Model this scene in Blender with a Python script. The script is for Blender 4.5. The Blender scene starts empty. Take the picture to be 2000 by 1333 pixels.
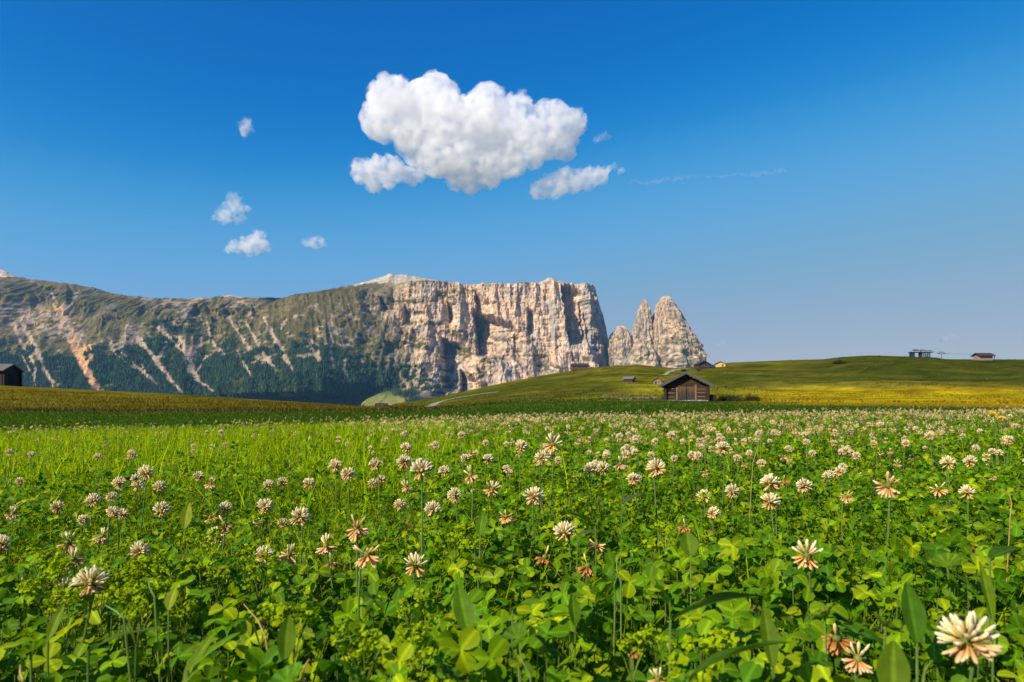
import bpy, math, random
import numpy as np
from mathutils import Vector, Matrix

R = math.radians
rng = np.random.default_rng(7)
random.seed(7)
scene = bpy.context.scene
COL = scene.collection

# ------------------------------------------------------------------ camera, sky, sun, exposure
F = 1333.3          # focal length in photo pixels (24 mm on 36 mm, 2000 px wide)
CZ = 0.26           # lens height above the meadow soil
HZ = 785.0          # photo row of the true horizon
cam_d = bpy.data.cameras.new('camera')
cam = bpy.data.objects.new('camera', cam_d)
COL.objects.link(cam)
cam.location = (0, 0, CZ)
cam.rotation_euler = (R(90), 0, 0)
cam_d.sensor_width = 36
cam_d.lens = 24
cam_d.shift_y = (HZ - 666.5) / 2000
cam_d.clip_start = 0.02
cam_d.clip_end = 40000
cam_d.dof.use_dof = True
cam_d.dof.focus_distance = 1.15
cam_d.dof.aperture_fstop = 18
scene.camera = cam

SUN_EL = R(33)
SX, SY = -0.75, -0.66            # horizontal direction towards the sun
world = bpy.data.worlds.new('World')
scene.world = world
world.use_nodes = True
wn = world.node_tree.nodes
wl = world.node_tree.links
wn.clear()
sky = wn.new('ShaderNodeTexSky')
sky.sky_type = 'NISHITA'
sky.sun_disc = False
sky.sun_elevation = SUN_EL
sky.sun_rotation = math.atan2(SX, SY)
sky.altitude = 1900
sky.air_density = 1.0
sky.dust_density = 0.3
sky.ozone_density = 3.0
# the photograph's rendering of the sky: deep, polarised blue overhead, lavender grey at the horizon
BGS = 0.12
sc1 = wn.new('ShaderNodeVectorMath'); sc1.operation = 'SCALE'; sc1.inputs['Scale'].default_value = BGS
cur = wn.new('ShaderNodeRGBCurve')
sc2 = wn.new('ShaderNodeVectorMath'); sc2.operation = 'SCALE'; sc2.inputs['Scale'].default_value = 1 / BGS
def set_curve(c, pts):
    cv = cur.mapping.curves[c]
    while len(cv.points) < len(pts): cv.points.new(.5, .5)
    for p, (x, y) in zip(cv.points, pts): p.location = (x, y)
set_curve(0, [(0, 0), (.085, 0), (.122, .004), (.150, .030), (.185, .070), (.30, .150), (.43, .218), (1, .33)])
set_curve(1, [(0, 0), (.159, .088), (.23, .155), (.275, .215), (.33, .255), (.50, .285), (.67, .300), (1, .34)])
set_curve(2, [(0, 0), (.20, .26), (.319, .335), (.45, .43), (.60, .485), (.80, .43), (1, .41)])
cur.mapping.update()
bg = wn.new('ShaderNodeBackground')
bg.inputs['Strength'].default_value = BGS
wo = wn.new('ShaderNodeOutputWorld')
wl.new(sky.outputs[0], sc1.inputs[0]); wl.new(sc1.outputs[0], cur.inputs['Color'])
wl.new(cur.outputs[0], sc2.inputs[0]); wl.new(sc2.outputs[0], bg.inputs[0])
wl.new(bg.outputs[0], wo.inputs[0])

sun_d = bpy.data.lights.new('sun', 'SUN')
sun_d.energy = 5.0
sun_d.angle = R(0.53)
sun_d.color = (1.0, 0.88, 0.70)
sun = bpy.data.objects.new('sun', sun_d)
COL.objects.link(sun)
sdir = Vector((SX * math.cos(SUN_EL), SY * math.cos(SUN_EL), math.sin(SUN_EL)))
sun.rotation_euler = sdir.to_track_quat('Z', 'Y').to_euler()
sun.location = (-20, -15, 30)

scene.view_settings.view_transform = 'Standard'
scene.view_settings.look = 'None'
scene.view_settings.exposure = 0.55
scene.view_settings.gamma = 1.0
scene.view_settings.use_curve_mapping = False
scene.render.engine = 'CYCLES'
cy = scene.cycles
cy.max_bounces = 14
cy.diffuse_bounces = 3
cy.glossy_bounces = 2
cy.transmission_bounces = 4
cy.transparent_max_bounces = 8
cy.volume_bounces = 12
cy.use_denoising = True
cy.caustics_reflective = False
cy.caustics_refractive = False
try:
    cy.denoiser = 'OPENIMAGEDENOISE'
except Exception:
    pass

# ------------------------------------------------------------------ small helpers
def smooth(a, b, x):
    t = np.clip((np.asarray(x, float) - a) / (b - a), 0, 1)
    return t * t * (3 - 2 * t)

def _h(ix, iy, seed):
    h = (ix.astype(np.int64) * 374761393 + iy.astype(np.int64) * 668265263 + seed * 1442695041) & 0xffffffff
    h = ((h ^ (h >> 13)) * 1274126177) & 0xffffffff
    h = ((h ^ (h >> 16)) * 2246822519) & 0xffffffff
    return ((h ^ (h >> 15)) & 0xffffff) / float(0xffffff)

def vnoise(x, y, seed=0):
    x = np.asarray(x, float); y = np.asarray(y, float)
    x, y = np.broadcast_arrays(x, y)
    ix = np.floor(x); iy = np.floor(y)
    fx = x - ix; fy = y - iy
    ux = fx * fx * fx * (fx * (fx * 6 - 15) + 10)
    uy = fy * fy * fy * (fy * (fy * 6 - 15) + 10)
    a = _h(ix, iy, seed); b = _h(ix + 1, iy, seed)
    c = _h(ix, iy + 1, seed); d = _h(ix + 1, iy + 1, seed)
    return (a + (b - a) * ux) * (1 - uy) + (c + (d - c) * ux) * uy - 0.5

def fbm(x, y, seed=0, oct=4, gain=0.5):
    s = 0; a = 1.0; f = 1.0
    for k in range(oct):
        s = s + a * vnoise(x * f + 17.3 * k, y * f - 9.1 * k, seed + k * 31)
        a *= gain; f *= 2.03
    return s

def ridged(x, y, seed=0, oct=3):
    s = 0; a = 1.0; f = 1.0
    for k in range(oct):
        s = s + a * (0.5 - 2 * np.abs(vnoise(x * f, y * f, seed + k * 57)))
        a *= 0.5; f *= 2.1
    return s

def mesh_np(name, V, T, col=None, smooth_shade=True):
    """mesh from arrays: V (n,3), T (m,3) or (m,4), col (n,3|4) as colour attribute Col"""
    V = np.ascontiguousarray(V, np.float32); T = np.ascontiguousarray(T, np.int32)
    me = bpy.data.meshes.new(name)
    me.vertices.add(len(V)); me.vertices.foreach_set('co', V.ravel())
    n = T.shape[1]
    me.loops.add(T.size); me.loops.foreach_set('vertex_index', T.ravel())
    me.polygons.add(len(T))
    me.polygons.foreach_set('loop_start', np.arange(0, T.size, n, dtype=np.int32))
    me.polygons.foreach_set('loop_total', np.full(len(T), n, np.int32))
    me.polygons.foreach_set('use_smooth', np.full(len(T), smooth_shade, bool))
    me.update(calc_edges=True)
    if col is not None:
        c = np.ones((len(V), 4), np.float32); c[:, :np.shape(col)[1]] = col
        at = me.color_attributes.new('Col', 'FLOAT_COLOR', 'POINT')
        at.data.foreach_set('color', c.ravel())
    return me

def link(name, me, mat=None, parent=None, loc=None, rot=None):
    if mat is not None and not me.materials:
        me.materials.append(mat)
    o = bpy.data.objects.new(name, me)
    COL.objects.link(o)
    if parent is not None:
        o.parent = parent
    if loc is not None:
        o.location = loc
    if rot is not None:
        o.rotation_euler = rot
    return o

def empty(name, loc, rz=0):
    o = bpy.data.objects.new(name, None)
    COL.objects.link(o)
    o.location = loc
    o.rotation_euler = (0, 0, rz)
    o.empty_display_size = 0.1
    return o

def tag(o, label=None, cat=None, group=None, kind=None):
    if label: o['label'] = label
    if cat: o['category'] = cat
    if group: o['group'] = group
    if kind: o['kind'] = kind
    return o

class MB:
    """collects boxes, prisms and tubes into one mesh"""
    def __init__(s): s.v = []; s.f = []
    def add(s, vs, fs):
        b = len(s.v); s.v += [tuple(v) for v in vs]; s.f += [tuple(i + b for i in f) for f in fs]
        return s
    def box(s, x0, x1, y0, y1, z0, z1):
        return s.add([(x0,y0,z0),(x1,y0,z0),(x1,y1,z0),(x0,y1,z0),(x0,y0,z1),(x1,y0,z1),(x1,y1,z1),(x0,y1,z1)],
                     [(0,3,2,1),(4,5,6,7),(0,1,5,4),(1,2,6,5),(2,3,7,6),(3,0,4,7)])
    def prism(s, pts, y0, y1):
        """outline in xz (counter-clockwise seen from -y) extruded along y"""
        n = len(pts)
        return s.add([(x, y0, z) for x, z in pts] + [(x, y1, z) for x, z in pts],
                     [tuple(range(n)), tuple(range(2*n-1, n-1, -1))] + [(i, n+i, n+(i+1) % n, (i+1) % n) for i in range(n)])
    def tube(s, pts, rad, n=6):
        pts = [Vector(p) for p in pts]
        if not hasattr(rad, '__len__'): rad = [rad] * len(pts)
        vs = []; fs = []
        for i, p in enumerate(pts):
            t = (pts[min(i+1, len(pts)-1)] - pts[max(i-1, 0)]).normalized()
            a = t.cross(Vector((0,0,1)) if abs(t.z) < .9 else Vector((1,0,0))).normalized(); b = t.cross(a)
            for k in range(n):
                q = 2*math.pi*k/n
                vs.append(p + (a*math.cos(q) + b*math.sin(q)) * rad[i])
        for i in range(len(pts)-1):
            for k in range(n):
                fs.append((i*n+k, i*n+(k+1) % n, (i+1)*n+(k+1) % n, (i+1)*n+k))
        fs.append(tuple(range(n))[::-1]); fs.append(tuple(range((len(pts)-1)*n, len(pts)*n)))
        return s.add(vs, fs)
    def mesh(s, name, bevel=0.0):
        me = bpy.data.meshes.new(name)
        me.from_pydata(s.v, [], s.f); me.update()
        if bevel:
            import bmesh
            bm = bmesh.new(); bm.from_mesh(me)
            bmesh.ops.recalc_face_normals(bm, faces=bm.faces)
            bmesh.ops.bevel(bm, geom=list(bm.edges), offset=bevel, segments=1, affect='EDGES')
            bm.to_mesh(me); bm.free()
        return me
    def build(s, name, mat, parent=None, loc=None, rot=None, bevel=0.0):
        return link(name, s.mesh(name, bevel), mat, parent, loc, rot)

# ------------------------------------------------------------------ materials
def new_mat(name):
    m = bpy.data.materials.new(name); m.use_nodes = True
    nt = m.node_tree; nt.nodes.clear()
    return m, nt.nodes, nt.links

def mat_plain(name, rgb, rough=0.8, var=0.25, scale=6.0, stretch=(1,1,1), metal=0.0, bump=0.0):
    """base colour broken up by object-space noise, and a different tone for each object"""
    m, N, L = new_mat(name)
    out = N.new('ShaderNodeOutputMaterial'); p = N.new('ShaderNodeBsdfPrincipled')
    tc = N.new('ShaderNodeTexCoord'); mp = N.new('ShaderNodeMapping'); no = N.new('ShaderNodeTexNoise')
    mp.inputs['Scale'].default_value = stretch
    no.inputs['Scale'].default_value = scale; no.inputs['Detail'].default_value = 5
    L.new(tc.outputs['Object'], mp.inputs[0]); L.new(mp.outputs[0], no.inputs['Vector'])
    oi = N.new('ShaderNodeObjectInfo')
    ad = N.new('ShaderNodeMath'); ad.operation = 'MULTIPLY_ADD'; ad.inputs[1].default_value = 0.5; 
    L.new(oi.outputs['Random'], ad.inputs[0])
    mr0 = N.new('ShaderNodeMath'); mr0.operation = 'MULTIPLY'; mr0.inputs[1].default_value = 1.0
    L.new(no.outputs['Fac'], mr0.inputs[0]); L.new(mr0.outputs[0], ad.inputs[2])
    mr = N.new('ShaderNodeMapRange'); mr.inputs['From Min'].default_value = .35; mr.inputs['From Max'].default_value = 1.15
    mr.inputs['To Min'].default_value = 1 - var; mr.inputs['To Max'].default_value = 1 + var
    L.new(ad.outputs[0], mr.inputs[0])
    vm = N.new('ShaderNodeVectorMath'); vm.operation = 'SCALE'; vm.inputs[0].default_value = rgb
    L.new(mr.outputs[0], vm.inputs['Scale'])
    L.new(vm.outputs[0], p.inputs['Base Color'])
    p.inputs['Roughness'].default_value = rough; p.inputs['Metallic'].default_value = metal
    if bump:
        b = N.new('ShaderNodeBump'); b.inputs['Strength'].default_value = bump; b.inputs['Distance'].default_value = 0.02
        L.new(no.outputs['Fac'], b.inputs['Height']); L.new(b.outputs[0], p.inputs['Normal'])
    L.new(p.outputs[0], out.inputs[0])
    return m

def mat_col(name, rough=0.9, n_scale=0.2, n_amt=0.25, bump_d=0.0, stretch=(1,1,1), n2_scale=None):
    """colour attribute Col times fine noise, with bump"""
    m, N, L = new_mat(name)
    out = N.new('ShaderNodeOutputMaterial'); p = N.new('ShaderNodeBsdfPrincipled')
    at = N.new('ShaderNodeAttribute'); at.attribute_name = 'Col'
    tc = N.new('ShaderNodeTexCoord'); mp = N.new('ShaderNodeMapping'); no = N.new('ShaderNodeTexNoise')
    mp.inputs['Scale'].default_value = stretch
    no.inputs['Scale'].default_value = n_scale; no.inputs['Detail'].default_value = 8; no.inputs['Roughness'].default_value = .65
    L.new(tc.outputs['Object'], mp.inputs[0]); L.new(mp.outputs[0], no.inputs['Vector'])
    mr = N.new('ShaderNodeMapRange'); mr.inputs['From Min'].default_value = .3; mr.inputs['From Max'].default_value = .7
    mr.inputs['To Min'].default_value = 1 - n_amt; mr.inputs['To Max'].default_value = 1 + n_amt
    L.new(no.outputs['Fac'], mr.inputs[0])
    vm = N.new('ShaderNodeVectorMath'); vm.operation = 'SCALE'
    L.new(at.outputs['Color'], vm.inputs[0]); L.new(mr.outputs[0], vm.inputs['Scale'])
    L.new(vm.outputs[0], p.inputs['Base Color'])
    p.inputs['Roughness'].default_value = rough
    p.inputs['Specular IOR Level'].default_value = 0.0
    if bump_d:
        b = N.new('ShaderNodeBump'); b.inputs['Strength'].default_value = 1; b.inputs['Distance'].default_value = bump_d
        L.new(no.outputs['Fac'], b.inputs['Height']); L.new(b.outputs[0], p.inputs['Normal'])
    L.new(p.outputs[0], out.inputs[0])
    return m

def mat_leaf(name, trans=0.35, rough=0.42, spec=0.35, obj_var=0.25, rib=False, n_scale=120, blem=0.0):
    """thin leaf: Col with a little noise, glossy skin over diffuse and light coming through"""
    m, N, L = new_mat(name)
    out = N.new('ShaderNodeOutputMaterial'); p = N.new('ShaderNodeBsdfPrincipled'); tr = N.new('ShaderNodeBsdfTranslucent')
    mx = N.new('ShaderNodeMixShader'); mx.inputs[0].default_value = trans
    at = N.new('ShaderNodeAttribute'); at.attribute_name = 'Col'
    tc = N.new('ShaderNodeTexCoord'); no = N.new('ShaderNodeTexNoise'); no.inputs['Scale'].default_value = n_scale
    no.inputs['Detail'].default_value = 3
    L.new(tc.outputs['Object'], no.inputs['Vector'])
    oi = N.new('ShaderNodeObjectInfo')
    mr = N.new('ShaderNodeMapRange'); mr.inputs['To Min'].default_value = 1 - obj_var; mr.inputs['To Max'].default_value = 1 + obj_var
    L.new(oi.outputs['Random'], mr.inputs[0])
    mr2 = N.new('ShaderNodeMapRange'); mr2.inputs['From Min'].default_value = .3; mr2.inputs['From Max'].default_value = .7
    mr2.inputs['To Min'].default_value = .8; mr2.inputs['To Max'].default_value = 1.2
    L.new(no.outputs['Fac'], mr2.inputs[0])
    mu = N.new('ShaderNodeMath'); mu.operation = 'MULTIPLY'
    L.new(mr.outputs[0], mu.inputs[0]); L.new(mr2.outputs[0], mu.inputs[1])
    src = mu.outputs[0]
    if rib:   # the pale midrib: alpha of Col is the distance from it
        r = N.new('ShaderNodeMapRange'); r.inputs['From Min'].default_value = 0.02; r.inputs['From Max'].default_value = 0.12
        r.inputs['To Min'].default_value = 1.6; r.inputs['To Max'].default_value = 1.0
        L.new(at.outputs['Alpha'], r.inputs[0])
        m3 = N.new('ShaderNodeMath'); m3.operation = 'MULTIPLY'
        L.new(r.outputs[0], m3.inputs[0]); L.new(src, m3.inputs[1]); src = m3.outputs[0]
    sp = N.new('ShaderNodeTexNoise'); sp.inputs['Scale'].default_value = n_scale * .45; sp.inputs['Detail'].default_value = 2
    L.new(tc.outputs['Object'], sp.inputs['Vector'])
    sr = N.new('ShaderNodeMapRange'); sr.inputs['From Min'].default_value = .64; sr.inputs['From Max'].default_value = .76; sr.inputs['To Max'].default_value = blem
    L.new(sp.outputs['Fac'], sr.inputs[0])
    bm_ = N.new('ShaderNodeMixRGB'); bm_.inputs[2].default_value = (.30, .24, .03, 1)
    L.new(sr.outputs[0], bm_.inputs[0]); L.new(at.outputs['Color'], bm_.inputs[1])
    vm = N.new('ShaderNodeVectorMath'); vm.operation = 'SCALE'
    L.new(bm_.outputs[0], vm.inputs[0]); L.new(src, vm.inputs['Scale'])
    L.new(vm.outputs[0], p.inputs['Base Color'])
    v2 = N.new('ShaderNodeVectorMath'); v2.operation = 'MULTIPLY'; v2.inputs[1].default_value = (1.5, 1.35, 0.6)
    L.new(vm.outputs[0], v2.inputs[0]); L.new(v2.outputs[0], tr.inputs['Color'])
    p.inputs['Roughness'].default_value = rough; p.inputs['Specular IOR Level'].default_value = spec
    L.new(p.outputs[0], mx.inputs[1]); L.new(tr.outputs[0], mx.inputs[2]); L.new(mx.outputs[0], out.inputs[0])
    return m

# ------------------------------------------------------------------ the lie of the land
CREST = np.array([(600,803),(650,800),(720,797),(790,786),(850,777),(1000,745),(1080,730),(1150,719),(1200,715),(1250,713),
    (1290,717),(1320,719.5),(1350,718),(1420,709),(1500,705.5),(1550,703.5),(1610,702),(1640,698),(1700,694.5),(1780,697),
    (1828,698.5),(1846,702),(1900,702.5),(2000,702.5),(2600,706)], float)
RPX = np.array([-600,0,300,700,850,1000,1150,1300,1400,1600,1800,2000,2600], float)
RINGS = {30: [815,815,812,809,807,802,799,798,799,801,802,803,803],
         46: [802,803,803.5,805,803,795,791,788,789,793,797,800,800],
         60: [784,787,793,800,801,791,787,785,787,790,793,796,796],
         83: [758,763,775,795,800,788,785,782,784,787,789,791,791],
         97: [747,753.5,768,793,799,787,783,779,781,784,786,788,788]}
YR = np.array([0, 6.5, 12, 30, 46, 60, 83, 97, 120, 150, 200, 250, 320, 400, 480, 600, 900, 1500, 14000], float)
SR = {120: .03, 150: .10, 200: .27, 250: .49, 320: .79, 400: 1.0}
def py2z(py, y): return CZ + (HZ - py) / F * y
def ground_z(x, y):
    x = np.asarray(x, float); y = np.asarray(y, float)
    x, y = np.broadcast_arrays(x, y); shp = x.shape; x = x.ravel(); y = y.ravel()
    px = np.clip(1000 + F * x / np.maximum(y, 6.5), -600, 2600)
    near = np.clip(np.where(x < 0, 0.024, 0.011) * x, -0.165, 0.07) - 0.006 * np.clip(y - 3, 0, 4)
    cr = np.interp(px, CREST[:, 0], CREST[:, 1])
    b97 = np.interp(px, RPX, RINGS[97])
    wl_ = 1 - smooth(640, 780, px)
    Z = []
    for yy in YR:
        if yy <= 6.5: z = near + 0 * px
        elif yy == 12: z = np.interp(px, [0, 700, 1400, 2000], [-.85, -.6, -.36, -.32])
        elif yy <= 97: z = py2z(np.interp(px, RPX, RINGS[int(yy)]), yy)
        else:
            right = b97 + (cr - b97) * SR.get(int(yy), 1.0)
            if yy == 480: right = cr + 5
            if yy == 600: right = cr + 22
            zr_ = py2z(right, yy)
            zl_ = py2z(np.minimum(b97 + (yy - 97) * .38, 845), yy)
            z = zl_ * wl_ + zr_ * (1 - wl_)
            if yy == 900: z = -55 + 0 * px
            if yy >= 1500: z = -115 + 0 * px
        Z.append(z)
    Z = np.array(Z)
    d = np.diff(Z, axis=0) / np.diff(YR)[:, None]
    m = np.zeros_like(Z)
    a, b = d[:-1], d[1:]
    ok = a * b > 0
    m[1:-1] = np.where(ok, 2 * a * b / np.where(ok, a + b, 1), 0)
    m[-1] = 0; m[0] = 0
    yc = np.clip(y, 0, 13999)
    i = np.clip(np.searchsorted(YR, yc, side='right') - 1, 0, len(YR) - 2)
    k = np.arange(len(y)); h = YR[i + 1] - YR[i]; t = (yc - YR[i]) / h
    z = ((2*t**3 - 3*t**2 + 1) * Z[i, k] + (t**3 - 2*t**2 + t) * h * m[i, k]
         + (-2*t**3 + 3*t**2) * Z[i+1, k] + (t**3 - t**2) * h * m[i+1, k])
    # gentle unevenness that grows with distance
    z = z + 0.03 * fbm(x / .5, y / .5, 3, 2) * smooth(0, 1, y) * (1 - smooth(6, 9, y))
    z = z + fbm(x / 14, y / 14, 5, 3) * 0.35 * smooth(16, 50, y) * (1 - smooth(70, 100, y)) * .5
    z = z + fbm(x / 45, y / 30, 9, 4) * (2.1 + .5 * vnoise(x / 20, y / 14, 10)) * smooth(90, 200, y) * smooth(930, 1150, px) * (1 - smooth(330, 400, y))
    return z.reshape(shp)
def gz(x, y): return float(ground_z(np.array([x]), np.array([y]))[0])

def on_ground(px, py, y0=20, y1=420):
    """the point of the ground that a photo pixel looks at"""
    ys = np.exp(np.linspace(math.log(y0), math.log(y1), 1500))
    xs = (px - 1000) / F * ys
    ray = CZ + (HZ - py) / F * ys
    hit = np.nonzero(ground_z(xs, ys) >= ray)[0]
    k = hit[0] if len(hit) else len(ys) - 1
    return xs[k], ys[k], float(ground_z(xs[k:k+1], ys[k:k+1])[0])

yy = np.concatenate([[-60, -25, -10, -4, -2, -1, -.5], np.linspace(0, 1.5, 40), np.exp(np.linspace(math.log(1.56), math.log(10), 60)),
                     np.exp(np.linspace(math.log(10.3), math.log(700), 330)), np.exp(np.linspace(math.log(720), math.log(13000), 30))])
uu = np.linspace(-1.35, 1.35, 270)
Yg, Ug = np.meshgrid(yy, uu, indexing='ij')
Xg = Ug * (np.maximum(Yg, 0) + 4 + np.maximum(-Yg, 0))
Zg = ground_z(Xg, Yg)
gx, gy, gzv = Xg.ravel(), Yg.ravel(), Zg.ravel()
gpx = 1000 + F * gx / np.maximum(gy, 6.5)
gpy = HZ - F * (gzv - CZ) / np.maximum(gy, 1)
nr, nc = Xg.shape
idx = np.arange(nr * nc).reshape(nr, nc)
Q = np.stack([idx[:-1, :-1], idx[:-1, 1:], idx[1:, 1:], idx[1:, :-1]], -1).reshape(-1, 4)
# what grows where, with shade on the far strip put into its green
soil = np.array([0.045, 0.062, 0.010]); shadowed = np.array([0.036, 0.080, 0.005]); hay = np.array([0.135, 0.115, 0.008])
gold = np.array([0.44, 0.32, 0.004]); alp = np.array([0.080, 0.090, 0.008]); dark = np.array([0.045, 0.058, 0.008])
n1 = fbm(gx / 9, gy / 5, 21, 4); n2 = fbm(gx / 60, gy / 22, 22, 4); n3 = fbm(gx / 30, gy / 3.5, 23, 3)
C = np.zeros((len(gx), 3)) + shadowed
w = smooth(8, 4, gy)[:, None]; C = C * (1 - w) + soil * w
def put(c, w):
    global C
    w = np.clip(w, 0, 1)[:, None]; C = C * (1 - w) + np.asarray(c) * w
edge = 46 + n1 * 3
put(hay * 1.0, smooth(0, 1.2, gy - edge) * (1 - smooth(760, 900, gpx)))
put([.105, .098, .008], smooth(0, 1.2, gy - edge) * (1 - smooth(760, 900, gpx)) * smooth(-.1, .35, n3))
put([.165, .120, .012], smooth(0, 1.2, gy - edge) * (1 - smooth(760, 900, gpx)) * smooth(.1, .4, n2) * .7)
hillw = smooth(83, 100, gy + n1 * 6) * smooth(700, 860, gpx)
put(alp, hillw)
put([.135, .132, .008], hillw * smooth(-.1, .3, n2))
put(dark, hillw * smooth(.02, .3, n3) * .7)
put(dark * .8, hillw * smooth(.30, .46, ridged(gx / 110 + n2, gzv / 2.6 + n1 * .5, 27, 2)) * .45)
put([.15, .115, .02], hillw * smooth(.12, .34, fbm(gx / 38, gy / 16, 28, 3)) * .45)
# golden hay field on the right, with mown tongues
gw = smooth(49 + n1 * 4, 58 + n1 * 4, gy) * (1 - smooth(748, 762, 2 * 754 - gpy + n2 * 14 + n1 * 6)) 
gw = smooth(46, 60, gy + n1 * 5) * smooth(748, 770, gpy + n2 * 16 + n1 * 6 + 3 * np.sin(gx * .45 + gy * .2) * smooth(1800, 1750, gpx)) * smooth(1395, 1560, gpx)
put(gold, gw)
put([.34, .29, .006], gw * smooth(-.05, .3, n3))
put([.38, .205, .012], gw * smooth(.1, .35, n2) * .6)
tongue = smooth(86, 100, gy) * smooth(748, 756, gpy + n1 * 8) * smooth(774, 768, gpy + n1 * 4) * smooth(1180, 1260, gpx) * smooth(1420, 1330, gpx)
put([.27, .25, .015], tongue * .9)
put([.16, .15, .02], smooth(100, 140, gy) * smooth(735, 752, gpy + n2 * 20) * smooth(1380, 1560, gpx) * (1 - np.clip(gw, 0, 1)) * .7)
put(dark * .9, smooth(110, 150, gy) * smooth(1500, 1700, gpx) * smooth(742, 728, gpy + n2 * 16) * .75)  # cloud shade on the upper hill, put into the turf colour
put([.13, .12, .012], gw * smooth(.25, .4, np.sin(gx * .55 + gy * .16 + n1)) * smooth(748, 756, gpy) * smooth(776, 766, gpy) * smooth(1660, 1700, gpx) * smooth(1850, 1800, gpx) * .7)
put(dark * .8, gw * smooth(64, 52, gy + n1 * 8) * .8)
put([.22, .17, .01], gw * smooth(.28, .42, ridged(gx / 34 + n2, gy / 11, 29, 2)) * .6)
# worn strip and dry turf round the log hut
put([.20, .17, .09], np.exp(-((gx - 20.5) / 5.5) ** 2 - ((gy - 81.4) / 1.6) ** 2) * 1.2)
put([.26, .17, .07], np.exp(-((gpx - 1260) / 60) ** 2 - ((gpy - 776) / 3) ** 2) * (gy > 60) * .8)
C = C * (1 + np.clip(.6 * vnoise(gx / 2.2, gy / 3.5, 51) + .6 * vnoise(gx / 7, gy / 5, 52) + .4 * vnoise(gx / .8, gy / 2, 53), -.6, .6) * smooth(20, 60, gy))[:, None]
M_ground = mat_col('meadow_turf', .95, 1.2, .30, 0.25, (1, 2.2, 1))
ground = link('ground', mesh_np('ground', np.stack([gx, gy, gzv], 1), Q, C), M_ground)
tag(ground, 'rolling alpine meadow that dips and climbs to a grassy hill', kind='structure')

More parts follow.
